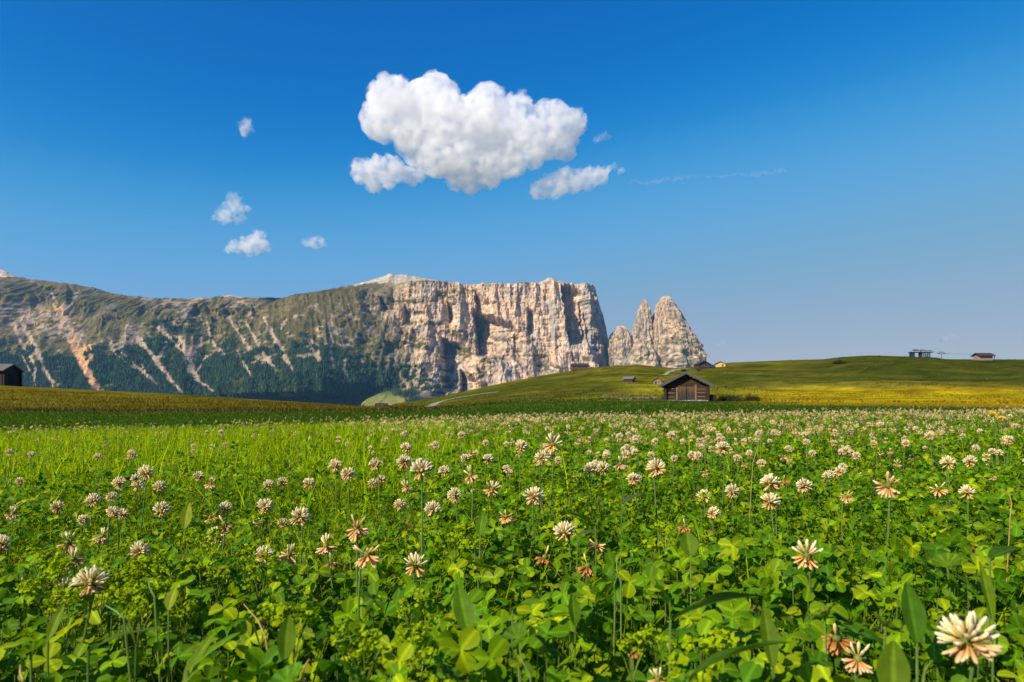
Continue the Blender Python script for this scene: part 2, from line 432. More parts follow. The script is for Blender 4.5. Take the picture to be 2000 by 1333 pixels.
# ------------------------------------------------------------------ the rock massif
RIDGE = np.array([(-700,560),(-400,545),(-60,536),(0,541),(35,542),(115,552),(180,562),(230,576),(300,582.5),(370,583),(440,580),(520,582),
    (570,584),(590,578),(620,569),(660,561),(700,557),(735,552),(800,551),(860,549),(900,552),(950,557),(975,556),(1000,556),
    (1045,553),(1075,551),(1105,553),(1140,554),(1158,556.5),(1163,562),(1168,590),(1176,612),(1184,645),(1192,680),(1200,716),(1206,740)], float)
ZB = -118.0
def massif():
    ncol, nrow = 1260, 205
    pr = np.concatenate([np.linspace(-640, -40, 80, endpoint=False), np.linspace(-40, 1206, ncol - 80)])
    ry = np.interp(pr, RIDGE[:, 0], RIDGE[:, 1])
    ry = ry + (vnoise(pr / 9, pr * 0, 41) * 3 + vnoise(pr / 3.5, pr * 0, 42) * 1.6) * np.where(pr < 560, .8, 1)
    Dt = np.interp(pr, [-700, 300, 480, 620, 760, 820, 1150, 1165, 1206], [4500, 4620, 4720, 4760, 4700, 4620, 4560, 4600, 4860])
    plate = smooth(500, 600, pr) * (1 - smooth(740, 800, pr))
    Dt = Dt + 380 * plate
    X0 = (pr - 1000) / F * Dt
    zr = CZ + (HZ - ry) / F * Dt
    t = np.linspace(0, 1, nrow)[:, None]
    Z = ZB + (zr - ZB)[None, :] * t
    X = np.repeat(X0[None, :], nrow, 0)
    wc = smooth(690, 815, pr)[None, :]
    q = 1 - t
    runL = 1150 * q ** 1.12 + 90 * smooth(0, .16, q)
    runC = np.where(q < .85, 190 * q / .85, 190 + 260 * ((q - .85) / .15))
    plate = plate[None, :]
    runP = 380 * smooth(0, .16, q)
    D = Dt[None, :] - (runL * (1 - wc) + runC * wc) - runP * plate
    # slanting gullies and ribs on the left, upright flutes on the wall
    s = X + 0.45 * Z
    g = ridged(s / 210, Z / 700, 61, 3) * 75 + ridged(s / 75, Z / 330, 62, 3) * 26 + fbm(X / 60, Z / 45, 63, 4) * 24
    g = g * smooth(0, .12, q) + fbm(X / 80, Z / 40, 64, 3) * 15
    band = smooth(.02, .06, q) * smooth(.30, .16, q) * (1 - smooth(460, 620, pr))[None, :]
    g = g + band * (ridged(X / 60, Z / 260, 66, 3) * 40)
    c = (fbm((X + .2 * Z) / 150, Z / 600, 71, 3) * 112 + ridged(X / 62, Z / 420, 72, 3) * 22 + ridged(X / 24, Z / 190, 73, 2) * 10
         + fbm(X / 14, Z / 34, 74, 3) * 13 + fbm(X / 240, Z / 17, 75, 3) * 9 + ridged(X / 380, Z / 34, 78, 2) * 6 + fbm(X / 8, Z / 14, 70, 2) * 6 + fbm(X / 45, Z / 45, 79, 3) * 13)
    pxa = 1000 + F * X / (Dt[None, :] - runC); pya = HZ - F * (Z - CZ) / (Dt[None, :] - runC)
    apr = np.interp(pxa, [700, 740, 800, 850, 900, 940, 985, 1030, 1062, 1090, 1130, 1180, 1210], [612, 628, 648, 640, 690, 640, 668, 700, 718, 700, 712, 715, 720])
    apr = apr + 16 * fbm(X / 60, Z * 0, 81, 3)
    dn = np.maximum(pya - apr, 0)
    shelf = dn * 3.0 + 26 * smooth(0, 6, dn) + 24 * smooth(20, 26, dn + 9 * fbm(X / 40, Z / 60, 82, 2)) + 24 * smooth(44, 50, dn + 9 * fbm(X / 40, Z / 60, 83, 2))
    # ledges that slant across the wall
    for (xa, ya, xb, yb, amt) in [(760, 612, 900, 632, 26), (700, 600, 860, 588, 22), (940, 600, 1090, 640, 14), (990, 575, 1090, 588, 10), (1010, 660, 1110, 672, 16)]:
        yl_ = ya + (pxa - xa) * (yb - ya) / (xb - xa) + 5 * fbm(X / 50, Z * 0, 84 + xa, 2)
        shelf = shelf + amt * smooth(0, 5, pya - yl_) * smooth(xa - 15, xa + 15, pxa) * smooth(xb + 15, xb - 15, pxa)
    low = smooth(0, 40, dn)
    c = c * (1 - .35 * low) + low * (ridged((X + .35 * Z) / 95, Z / 160, 76, 3) * 48 + fbm(X / 30, Z / 26, 77, 4) * 30)
    px0 = 1000 + F * X / (D - 40); py0 = HZ - F * (Z - CZ) / (D - 40)
    calm = 1 - .9 * np.exp(-((px0 - 742) / 70) ** 2 - ((py0 - 788) / 24) ** 2)
    D = D - (g * (1 - wc) + (c + shelf) * wc) * calm
    px = 1000 + F * X / D; py = HZ - F * (Z - CZ) / D
    # bays in the wall: a step back at their left edge that runs out to the right
    for (x0, y0, y1, wdt, dep, sl) in [(922,600,690,60,330,.12),(1094,552,668,32,220,.16),(1030,600,650,14,110,0),(874,586,626,13,100,0),(928,572,608,24,130,0),
             (860,660,760,36,260,.05),(896,722,786,50,240,0),(786,598,630,22,110,0),(744,584,606,20,90,.1),(798,560,580,14,40,0),(764,560,590,14,35,0),
             (750,660,690,34,100,0),(800,640,660,18,55,0),(1130,580,660,12,70,.1),(1118,690,716,12,45,0),(1062,560,590,10,35,.05),(1140,600,690,14,45,.15),
             (1000,650,700,14,40,.1),(980,690,730,22,50,.1),(1040,690,722,22,50,.1),(850,560,600,9,25,0),(1010,565,610,9,25,0),(700,650,672,22,50,.1),
             (270,596,612,26,60,.1),(436,598,616,30,80,0),(402,597,610,14,60,0),(492,600,616,18,60,.1),(380,596,608,12,40,0),(130,560,585,20,40,0),(60,570,600,26,50,0)]:
        xx = px - x0 - sl * (py - y0) + 4 * vnoise(py / 9, py * 0, 91 + x0) + 2 * vnoise(py / 3, py * 0, 92)
        rag = 9 * fbm(px / 12, px * 0, 95 + y0, 3) + .5 * np.maximum(xx, 0); wv = smooth(y0 - 4, y0 + 9, py - rag) * smooth(y1 + 8, y1 - 8, py - .4 * rag)
        D = D + wv * dep * smooth(-1.5, 2.0, xx) * np.clip(1 - np.maximum(xx, 0) / (wdt * 1.5), 0, 1)
    # wooded spur whose right-hand flank lies in shade
    pxb = 668 + (py - 684) * 1.5; pxc = 628 + (py - 690) * 0.35
    up = np.clip(1 - (px - pxc) / np.maximum(pxb - pxc, 20), 0, 1)
    lf = smooth(330, 630, px)
    D = D - 260 * smooth(665, 740, py) * smooth(785, 765, py) * np.where(px > pxc, up, lf) * np.where(px > pxb, 0, 1)
    # open meadow tilted to the sun at the foot
    pxm = 1000 + F * X / 3380; pym = HZ - F * (Z - CZ) / 3380
    wm = smooth(.2, .8, 1.35 * np.exp(-((pxm - 745) / 74) ** 2 - ((pym - 790) / 30) ** 2))
    D = D * (1 - wm) + (3330 + (802 - pym) * 9 - (pxm - 745) * 2.2) * wm
    return pr, X, D, Z, q
pr, MX, MD, MZ, Mq = massif()
nrow, ncol = MX.shape
mpx = 1000 + F * MX / MD; mpy = HZ - F * (MZ - CZ) / MD

SCREE = [([(30,640),(36,660),(48,680),(60,700),(70,722),(66,738),(68,752)],3.5,0), ([(42,630),(55,652),(68,676),(80,704),(85,724),(98,742),(106,756)],5,0),
  ([(122,600),(127,634),(143,654),(152,680),(158,704),(168,724),(180,744),(192,764)],8,1), ([(176,676),(178,700),(166,718)],3,1), ([(126,592),(126,618)],2.5,0),
  ([(248,638),(270,665),(290,686),(305,706),(320,726),(335,745),(356,768)],4,0), ([(308,638),(330,660),(350,680),(364,695),(375,714),(380,735),(395,750),(414,764)],3.5,0),
  ([(402,618),(408,650),(420,675),(441,696)],2.5,0), ([(443,616),(462,645),(480,670),(489,684)],3,0), ([(480,630),(500,665),(520,700),(540,724)],2,0),
  ([(525,640),(538,662),(550,680),(560,704),(572,723)],3.5,0), ([(645,615),(648,650),(646,690),(652,718)],2.2,0), ([(238,690),(265,715),(290,736),(306,752)],2.4,0),
  ([(622,686),(623,704)],2.4,0), ([(208,640),(222,690),(262,720)],2,0), ([(600,650),(606,664),(622,676)],2,0), ([(360,672),(372,700),(371,726)],6,0), ([(470,705),(482,720),(492,736)],2.5,0),
  ([(675,700),(672,722),(682,744)],3,0), ([(1000,680),(1018,712),(1034,735)],5,0), ([(1020,640),(1050,690),(1066,706)],3,0), ([(870,560),(868,600),(880,650)],2,1)]
rs = random.Random(5)
for pts, wd, hot in list(SCREE):
    if wd < 2.3 or pts[0][0] > 640: continue
    for _ in range(3):
        k = rs.randrange(1, max(2, len(pts) - 1)); x0, y0 = pts[k]; sgn = rs.choice((-1, -1, 1)); L0 = rs.uniform(22, 48)
        SCREE.append(([(x0 + sgn * L0 * .55, y0 - L0), (x0 + sgn * L0 * .30, y0 - L0 * .5), (x0, y0)], wd * .5, hot))
def near_line(px, py, pts):
    best = np.full(px.shape, 1e9)
    for (a, b), (c, d) in zip(pts[:-1], pts[1:]):
        vx, vy = c - a, d - b; L2 = vx * vx + vy * vy
        tt = np.clip(((px - a) * vx + (py - b) * vy) / L2, 0, 1)
        best = np.minimum(best, np.hypot(px - a - tt * vx, py - b - tt * vy))
    return best
def blot(px, py, cx, cy_, rx, ry): return np.exp(-((px - cx) / rx) ** 2 - ((py - cy_) / ry) ** 2)
def rock_colour(X, Z, seed):
    a = fbm(X / 55, Z / 150, seed, 4); b = fbm(X / 12, Z / 40, seed + 3, 3); c = fbm(X / 200, Z / 18, seed + 5, 3)
    d = fbm(X / 5, Z / 9, seed + 8, 2)
    col = np.array([.475, .355, .258]) * (1 + .6 * b + .55 * c + .5 * d)[..., None]
    warm = smooth(.05, .4, a)[..., None]; col = col * (1 - warm) + np.array([.54, .375, .24]) * (1 + .4 * b + .4 * d)[..., None] * warm
    cool = smooth(.05, .45, -a)[..., None]; col = col * (1 - cool) + np.array([.345, .30, .255]) * (1 + .4 * b + .4 * d)[..., None] * cool
    return np.clip(col, .03, .8)
MC = rock_colour(MX, MZ, 101)
nA = fbm(MX / 90, MZ / 60, 111, 4); nB = fbm(MX / 28, MZ / 18, 112, 4); nC = fbm((MX + .45 * MZ) / 40, MZ / 260, 113, 3)
def lay(c, w):
    global MC
    w = np.clip(w, 0, 1)[..., None]; MC = MC * (1 - w) + np.asarray(c) * w
leftw = 1 - smooth(650, 800, mpx - (mpy - 600) * .5)
grass = np.array([.125, .100, .031]); scrub = np.array([.060, .066, .020]); wood = np.array([.018, .038, .022])
ryc = np.interp(mpx, RIDGE[:, 0], RIDGE[:, 1])
below = mpy - ryc
lay([.10, .095, .095], leftw * smooth(90, 20, below + nB * 40) * smooth(420, 200, mpx) * .75)  # shade on the upper left band put into the rock as dark grey
MC = MC * (1 - .22 * leftw[..., None])
gm = leftw * smooth(-.42, -.06, nA * .6 + nB * .6 + .16 * smooth(12, 60, below))
lay(grass, gm * .95)
lay(scrub, leftw * smooth(.02, .25, nB + nC * .5 + .30 * smooth(600, 660, mpy) - .12))
# grassy plateau rim and benches
lay(grass * .95, smooth(30, 6, below + nB * 40) * smooth(430, 580, mpx) * smooth(930, 720, mpx) * .9)
lay(grass * .8, smooth(-.28, .08, nA + nB * .7 + .22 * smooth(760, 640, mpx) - .10) * smooth(520, 600, mpx) * smooth(800, 700, mpx) * smooth(690, 640, mpy) * .85)
for b in [(900,652,26,9),(946,668,30,10),(1000,690,26,9),(880,700,24,12),(830,632,50,5),(1020,664,50,4),(1085,720,20,8),(1160,718,20,6),(800,590,40,5),(720,634,50,7),(700,585,70,16),(610,600,60,14),(815,672,38,16),(905,690,26,14),(960,705,26,8),(1056,718,16,10),(1055,696,14,6),(640,625,40,8),(780,660,20,18),(870,580,26,5),(905,567,30,4),(930,730,20,8),(1140,700,14,6),(815,610,16,4)]:
    lay(grass * .85, blot(mpx, mpy, *b) * 1.5 * smooth(-.25, .15, nB))
fy = np.interp(mpx, [-600,0,100,200,290,420,520,600,650,690,760,800,830,900], [664,688,698,686,656,680,688,674,660,692,736,770,790,800])
forest = smooth(-14, 10, mpy - fy + nA * 50 + nB * 26)
forest = np.maximum(forest, 1.3 * blot(mpx, mpy, 345, 635, 60, 26) * smooth(-.2, .1, nB))
forest = np.maximum(forest, smooth(.12, .22, nB + .25 * smooth(660, 780, mpy) - .12) * smooth(700, 790, mpx) * smooth(1000, 860, mpx) * smooth(690, 720, mpy) * .9)
rockgap = smooth(.10, .22, nC * .8 + nB * .5 - .16 * smooth(660, 740, mpy)) * leftw * smooth(600, 640, mpx + 300 * (mpx < 620))
forest = np.clip(forest * (1 - .8 * rockgap * smooth(600, 560, mpx)), 0, 1)
lay(wood, forest * .97)
for pts, wd, hot in SCREE:
    dd = near_line(mpx, mpy, pts) + nB * 3.5 + nA * 4
    wgt = smooth(wd * 1.35, wd * .55, dd)
    lay([.56, .32, .14] if hot else [.385, .285, .19], wgt)
    forest = forest * (1 - wgt)
for b in [(70,632,60,20),(120,642,36,22),(30,610,60,16),(255,655,16,22),(105,625,22,18),(370,690,10,20),(155,660,10,12)]:
    wgt = np.clip(blot(mpx, mpy, *b) * 1.4, 0, 1) * smooth(.0, .16, nB + .06)
    lay([.38, .28, .195], wgt); forest = forest * (1 - wgt)
# meadow clearing at the foot, and small ones beside it
for b, k in [((744,785,44,14), 2.0), ((560,772,14,4), 1.4), ((208,752,14,4), 1.3), ((110,752,12,5), .9), ((665,792,10,6), 1)]:
    wgt = np.clip(blot(mpx, mpy, *b) * k, 0, 2); wgt = smooth(.35, .75, wgt + nB * .5)
    lay([.165, .175, .042], wgt); lay([.22, .20, .055], wgt * smooth(0, .3, nA)); lay([.10, .12, .03], wgt * smooth(.12, .3, nB)); forest = forest * (1 - wgt)
# back of the massif
bx = [MX[-1]] * 4; by = [MD[-1] + 150, MD[-1] + 500, MD[-1] + 900, MD[-1] + 1100]; bz = [MZ[-1] - 4, MZ[-1] - 60, MZ[-1] - 300, np.full(ncol, ZB)]
VX = np.vstack([MX] + [b[None] for b in bx]); VY = np.vstack([MD] + [b[None] for b in by]); VZ = np.vstack([MZ] + [b[None] for b in bz])
MC4 = np.concatenate([MC, np.repeat(MC[-1:], 4, 0)], 0)
idx = np.arange(VX.size).reshape(VX.shape)
Q = np.stack([idx[:-1, :-1], idx[:-1, 1:], idx[1:, 1:], idx[1:, :-1]], -1).reshape(-1, 4)
M_rock = mat_col('dolomite_rock', .95, .06, .28, 5.0, (1, 1, .55))
mo = link('mountain', mesh_np('mountain', np.stack([VX.ravel(), VY.ravel(), VZ.ravel()], 1), Q, MC4.reshape(-1, 3), smooth_shade=False), M_rock)
tag(mo, 'broad flat-topped limestone massif with forested flanks and sheer pale wall', kind='structure')

def tower(name, label, prof, depth, seed, thick=0.9):
    """free-standing rock tower: prof rows (py, left px, right px) from the foot up"""
    prof = np.array(prof, float)
    rows, n = (130, 150) if abs(prof[0, 2] - prof[0, 1]) > 100 else (100, 110) if depth == 4380 else (80, 84)
    py = np.linspace(prof[0, 0], prof[-1, 0], rows)
    l = np.interp(-py, -prof[:, 0], prof[:, 1]); r = np.interp(-py, -prof[:, 0], prof[:, 2])
    k = depth / F
    cx = ((l + r) / 2 - 1000) * k; hw = (r - l) / 2 * k; z = CZ + (HZ - py) * k
    th = np.linspace(0, 2 * np.pi, n, endpoint=False)
    A, Zz = np.meshgrid(th, z); Hw = hw[:, None]; Cx = cx[:, None]
    arc = A * 60 + 500
    rel = (ridged(arc / 38, Zz / 420, seed, 3) * .20 + ridged(arc / 13, Zz / 160, seed + 4, 2) * .13 + fbm(arc / 14, Zz / 30, seed + 8, 4) * .16)
    rad = Hw * (1 + rel) + 6 * fbm(arc / 7, Zz / 9, seed + 2, 3)
    sq = 1 / np.maximum(np.abs(np.cos(A)) ** 3 + np.abs(np.sin(A)) ** 3, .3) ** (1 / 3)
    X = Cx + rad * np.cos(A) * (sq ** .5); Y = depth + rad * np.sin(A) * thick * (sq ** .5)
    V = np.stack([X.ravel(), Y.ravel(), Zz.ravel()], 1)
    V = np.vstack([V, [[cx[-1], depth, z[-1] + 3]]])
    i0 = np.arange(rows * n).reshape(rows, n)
    Qd = np.stack([i0[:-1], np.roll(i0[:-1], -1, 1), np.roll(i0[1:], -1, 1), i0[1:]], -1).reshape(-1, 4)
    cap = np.stack([i0[-1], np.roll(i0[-1], -1), np.full(n, rows * n), np.full(n, rows * n)], -1)
    T = np.vstack([np.stack([Qd[:, 0], Qd[:, 1], Qd[:, 2]], 1), np.stack([Qd[:, 0], Qd[:, 2], Qd[:, 3]], 1), cap[:, :3]])
    col = rock_colour(arc * 1.4, Zz, seed + 20)
    gg = smooth(.1, .3, fbm(arc / 16, Zz / 12, seed + 30, 3) + .22 * smooth(640, 712, HZ - (Zz - CZ) / k) - .1)[..., None] * .8
    col = (col * .88 * (1 - gg) + np.array([.11, .12, .05]) * gg).reshape(-1, 3)
    o = link(name, mesh_np(name, V, T, np.vstack([col, col[-1:]]), False), M_rock)
    return tag(o, label, kind='structure')
tower('rock_tower', 'tallest pale rock tower with a blunt notched top right of the massif', [(790,1264,1384),(716,1275,1373),(690,1274,1370),(672,1276,1360),(652,1277,1349),(624,1279,1333),(596,1284,1317),(584,1291,1310),(579,1296,1305)], 4400, 301)
for lab, pr_, dp, sd in [('craggy shoulder spire on the right flank of the tallest tower', [(790,1322,1378),(712,1326,1374),(672,1330,1364),(654,1334,1352),(645,1338,1346)], 4360, 501),
      ('narrow pinnacle leaning on the left edge of the tallest tower', [(790,1266,1306),(700,1270,1300),(640,1276,1296),(612,1281,1292),(600,1284,1289)], 4350, 511),
      ('low crag at the outer foot of the tallest tower', [(790,1350,1386),(716,1354,1378),(700,1357,1373),(690,1361,1369)], 4340, 521),
      ('broken crag joining the feet of the slender and tallest towers', [(790,1216,1300),(716,1222,1292),(694,1228,1286),(672,1242,1272),(662,1250,1262)], 4340, 531),
      ('jagged tooth beside the low square topped pillar', [(790,1214,1246),(716,1218,1242),(676,1222,1236),(660,1225,1233),(652,1228,1231)], 4350, 541)]:
    tower('rock_tower', lab, pr_, dp, sd)
tower('rock_tower', 'slender pale rock tower with a pointed tip beside the tallest tower', [(790,1226,1290),(716,1233,1284),(660,1234,1277),(634,1240,1273),(606,1248,1269),(592,1252,1264),(586,1255,1259)], 4380, 331)
tower('rock_tower', 'low square topped rock pillar between the wall and the slender tower', [(790,1196,1240),(716,1202,1237),(662,1203,1232),(648,1204,1227),(640,1205,1222),(637,1208,1216)], 4360, 361)
tower('rock_tower', 'small shaded rock fang in the gap beside the sheer wall', [(790,1178,1212),(716,1184,1208),(672,1187,1206),(655,1192,1204),(648,1199,1203)], 4640, 391)

def summit(label, pts, depth, seed, rgb, back=500):
    pts = np.array(pts, float)
    px = np.linspace(pts[0, 0], pts[-1, 0], 160); rows = 26
    top = np.interp(px, pts[:, 0], pts[:, 1]) + vnoise(px / 16, px * 0, seed) * 1.2 + vnoise(px / 5, px * 0, seed + 1) * .5
    k = depth / F; X = (px - 1000) * k; zt = CZ + (HZ - top) * k
    zb_ = CZ + (HZ - pts[:, 1].max() - 26) * k
    t = np.linspace(0, 1, rows)[:, None]
    t = np.vstack([t, [[.9], [.4], [0.]]]); off = np.concatenate([(1 - np.linspace(0, 1, rows)) * -260, [60, 260, back]])[:, None]
    Z = zb_ + (zt - zb_)[None] * t; XX = np.repeat(X[None], len(t), 0)
    Y = depth + off + fbm(XX / 60, Z / 40, seed + 2, 4) * 24
    i0 = np.arange(XX.size).reshape(XX.shape)
    Qd = np.stack([i0[:-1, :-1], i0[:-1, 1:], i0[1:, 1:], i0[1:, :-1]], -1).reshape(-1, 4)
    col = np.array(rgb) * (1 + .5 * fbm(XX / 25, Z / 14, seed + 5, 3))[..., None]
    o = link('summit', mesh_np('summit', np.stack([XX.ravel(), Y.ravel(), Z.ravel()], 1), Qd, col.reshape(-1, 3)), M_rock)
    tag(o, label, kind='structure')
pale = (.40, .345, .27)
summit('chalk pale double summit showing above the plateau rim', [(668,566),(692,556),(720,549),(735,544),(750,539),(762,534),(772,538),(785,535),(800,538),(825,543),(850,547),(870,553),(890,560)], 5150, 401, pale)
summit('small chalk pale cone above the right end of the wall', [(1030,562),(1050,553),(1062,548),(1072,542),(1080,544),(1092,549),(1105,553),(1125,560)], 5150, 411, pale)
summit('pale rounded summit behind the dark shoulder', [(-160,520),(-80,512),(-20,520),(0,526.5),(15,531),(30,540),(50,552)], 5000, 421, (.5, .4, .33))
summit('dark low ridge behind the saddle', [(215,585),(235,577.5),(260,579),(290,582),(312,588)], 5200, 431, (.13, .12, .12))
summit('thin pale ridge end in the saddle', [(410,586),(430,580),(446,576.5),(470,579),(488,586)], 5100, 441, pale)

# conifers of the wood
fm = forest * smooth(-40, 0, mpx) * smooth(.02, .06, Mq)
cand = np.nonzero((fm > .8).ravel() & (mpy.ravel() < 800) & (mpy.ravel() > 610))[0]
area_w = np.ones(len(cand))
pick = rng.choice(cand, 14000, replace=True)
tx = MX.ravel()[pick] + rng.normal(0, 3, len(pick)); ty = MD.ravel()[pick] - 2; tz = MZ.ravel()[pick] - 4
th = rng.uniform(13, 29, len(pick)) ; tr = th * rng.uniform(.15, .23, len(pick))
k5 = np.arange(5) * 2 * np.pi / 5
proto = np.array([[math.cos(a), math.sin(a), .12] for a in k5] + [[0, 0, .72]] + [[.62 * math.cos(a + .6), .62 * math.sin(a + .6), .48] for a in k5] + [[0, 0, 1.0]])
pt = np.array([[i, (i + 1) % 5, 5] for i in range(5)] + [[6 + i, 6 + (i + 1) % 5, 11] for i in range(5)])
V = proto[None] * np.stack([tr, tr, th], 1)[:, None, :] + np.stack([tx, ty, tz], 1)[:, None, :]
T = (pt[None] + (np.arange(len(pick)) * 12)[:, None, None]).reshape(-1, 3)
tc_ = np.array([.020, .042, .022])[None] * rng.uniform(.45, 2.3, (len(pick), 1)) * np.array([1, 1, 1]) + rng.uniform(0, .012, (len(pick), 1)) * np.array([1, .8, .1])
M_conifer = mat_col('conifer_needles', .9, .5, .2)
wood_o = link('forest', mesh_np('forest', V.reshape(-1, 3), T, np.repeat(tc_, 12, 0), smooth_shade=False), M_conifer)
tag(wood_o, 'dark conifer wood on the lower slopes of the massif', 'forest', kind='stuff')

# ------------------------------------------------------------------ air
hz = MB().box(-7500, 7500, -1500, 7000, -119.5, 1060)
M_haze, N, L = new_mat('haze_air')
out = N.new('ShaderNodeOutputMaterial'); pv = N.new('ShaderNodeVolumePrincipled')
pv.inputs['Color'].default_value = (.24, .58, 1.0, 1)
pv.inputs['Density'].default_value = 0.000028
pv.inputs['Anisotropy'].default_value = 0.2
L.new(pv.outputs[0], out.inputs['Volume'])
ho = hz.build('haze', M_haze)
tag(ho, 'thin blue mountain haze filling the valley air', kind='stuff')

# ------------------------------------------------------------------ clouds
def cloud_mat(name, density, k, thin=.12):
    """vapour thinned and torn by noise"""
    m, N, L = new_mat(name)
    out = N.new('ShaderNodeOutputMaterial'); pv = N.new('ShaderNodeVolumePrincipled')
    tc = N.new('ShaderNodeTexCoord'); n1 = N.new('ShaderNodeTexNoise'); mr = N.new('ShaderNodeMapRange')
    n1.inputs['Scale'].default_value = 1 / (17 * k); n1.inputs['Detail'].default_value = 3; n1.inputs['Roughness'].default_value = .55
    L.new(tc.outputs['Object'], n1.inputs['Vector']); L.new(n1.outputs['Fac'], mr.inputs[0])
    mr.inputs['From Min'].default_value = .39; mr.inputs['From Max'].default_value = .68
    mr.inputs['To Min'].default_value = density * thin; mr.inputs['To Max'].default_value = density * 1.4
    L.new(mr.outputs[0], pv.inputs['Density'])
    pv.inputs['Color'].default_value = (1, 1, 1, 1); pv.inputs['Anisotropy'].default_value = 0.0
    L.new(pv.outputs[0], out.inputs['Volume'])
    try: m.cycles.volume_step_rate = .25
    except Exception: pass
    return m
def ico(n):
    import bmesh
    bm = bmesh.new(); bmesh.ops.create_icosphere(bm, subdivisions=n, radius=1)
    v = np.array([p.co[:] for p in bm.verts]); f = np.array([[q.index for q in p.verts] for p in bm.faces]); bm.free()
    return v, f
ICO = ico(1); ICO2 = ico(2); ICO3 = ico(3)
def cloud(label, lobes, depth, density=.02, voxel=1.1, kids=26, group=None, flat=0.75, seed=1, gen=2, thin=.12):
    """billowing heap of lobes (px, py, r in photo pixels) at a distance, voxel-merged into one closed body"""
    rg = np.random.default_rng(seed); k = depth / F
    B = []
    for (px, py, r) in lobes:
        c = np.array([(px - 1000) * k, depth + rg.uniform(-.35, .35) * r * k, CZ + (HZ - py) * k])
        B.append((c, r * k, 0))
    lev = list(B)
    for g in range(gen):
        nxt = []
        for c, r, _ in lev:
            for _ in range(kids if g == 0 else 9):
                d = rg.normal(size=3); d /= np.linalg.norm(d)
                if d[2] < -.35 and rg.random() < .75: continue
                rr = r * rg.uniform(.14, .36)
                nxt.append((c + d * (r - rr * .25), rr, g + 1))
        B += nxt; lev = nxt
    Vl, Tl, o = [], [], 0
    for c, r, g in B:
        vs, fs = (ICO3, ICO2, ICO)[min(g, 2)]
        Vl.append(vs * r * np.array([1, 1, flat + .25]) + c); Tl.append(fs + o); o += len(vs)
    V = np.concatenate(Vl); T = np.concatenate(Tl)
    ctr = V.mean(0); V = V - ctr
    # ragged, wind-torn surface
    q = V / (k * 7)
    for ax in range(3):
        a, b = (ax + 1) % 3, (ax + 2) % 3
        V[:, ax] += k * 8 * (fbm(q[:, a] + q[:, ax] * .7, q[:, b] - q[:, ax] * .4, seed * 7 + ax, 3))
    me = mesh_np('cloud', V, T)
    o = link('cloud', me, cloud_mat('cloud_vapour', density, k, thin), loc=ctr)
    md = o.modifiers.new('merge', 'REMESH'); md.mode = 'VOXEL'; md.voxel_size = voxel * k; md.use_smooth_shade = True
    return tag(o, label, 'cloud', group)
G = 'white fair weather clouds'
cloud('large heaped white cumulus cloud with rounded towers above the massif',
      [(770,212,52),(748,238,44),(828,206,56),(852,194,50),(870,240,54),(814,262,50),(952,206,42),(930,246,52),(972,262,56),(1014,220,31),(1020,260,44),(1080,240,42),(1052,276,40),
       (1112,244,32),(1096,282,30),(1130,236,18),(856,306,44),(900,310,50),(946,320,44),(996,312,38),(1040,304,30),(918,352,26),(960,346,24),(890,356,18),(812,300,26),(790,282,22)], 6000, .0105, 1.3, 24, G, seed=3)
cloud('flat white cloud tucked under the left side of the large cumulus', [(818,340,15),(806,350,14),(712,336,26),(742,334,26),(768,338,26),(795,342,18),(730,358,20),(760,358,16)], 6050, .0105, 1.1, 22, G, seed=5)
cloud('long low white cloud under the right side of the large cumulus', [(1052,374,17),(1074,362,22),(1100,352,24),(1124,352,24),(1150,348,22),(1172,346,18),(1086,376,14),(1188,330,8),(1200,324,5),(1212,334,6)], 6050, .0095, 1.1, 20, G, seed=8)
cloud('ragged white cloud with wisps, upper one of the small left pair', [(456,394,15),(446,410,15),(432,418,12),(440,430,10),(466,408,13),(470,424,9),(420,424,7),(484,410,6),(458,430,8)], 6000, .0095, .9, 16, G, seed=11)
cloud('lens shaped white cloud, lower one of the small left pair', [(508,460,12),(500,470,16),(482,476,17),(464,482,14),(450,486,9),(512,480,13),(522,484,7),(490,490,11),(502,490,9)], 6000, .014, .9, 18, G, seed=13)
cloud('single small white puff high on the left', [(480,244,12),(488,250,9),(478,256,9),(486,238,7),(474,248,8),(482,264,6)], 6000, .0095, .8, 14, G, seed=17)
cloud('small flat white puff left of the flat topped massif', [(612,474,10),(624,470,9),(600,474,7),(630,478,7),(592,472,4),(616,480,8)], 6000, .012, .8, 14, G, seed=19)
cloud('faint wisp right of the large cumulus', [(1170,270,8),(1180,266,7),(1190,268,5),(1164,274,6)], 6000, .0035, .8, 8, G, seed=23)
cloud('thin pale streak of cirrus right of the large cumulus', [(1230+i*3.2, 357-i*.24+1.5*math.sin(i*.11), 2.7+.8*math.sin(i*.09)) for i in range(96)], 7200, .0022, .8, 6, G, seed=29, gen=1, thin=.7)
cloud('tiny pale cloud low over the skyline hut', [(1848,659,4),(1860,657,5),(1872,659,4)], 11500, .0016, .8, 8, G, seed=31, gen=1)
cloud('tiny pale cloud low beside the rock towers', [(1402,671,4),(1412,670,4.5),(1422,673,3)], 13500, .0014, .8, 8, G, seed=37, gen=1)
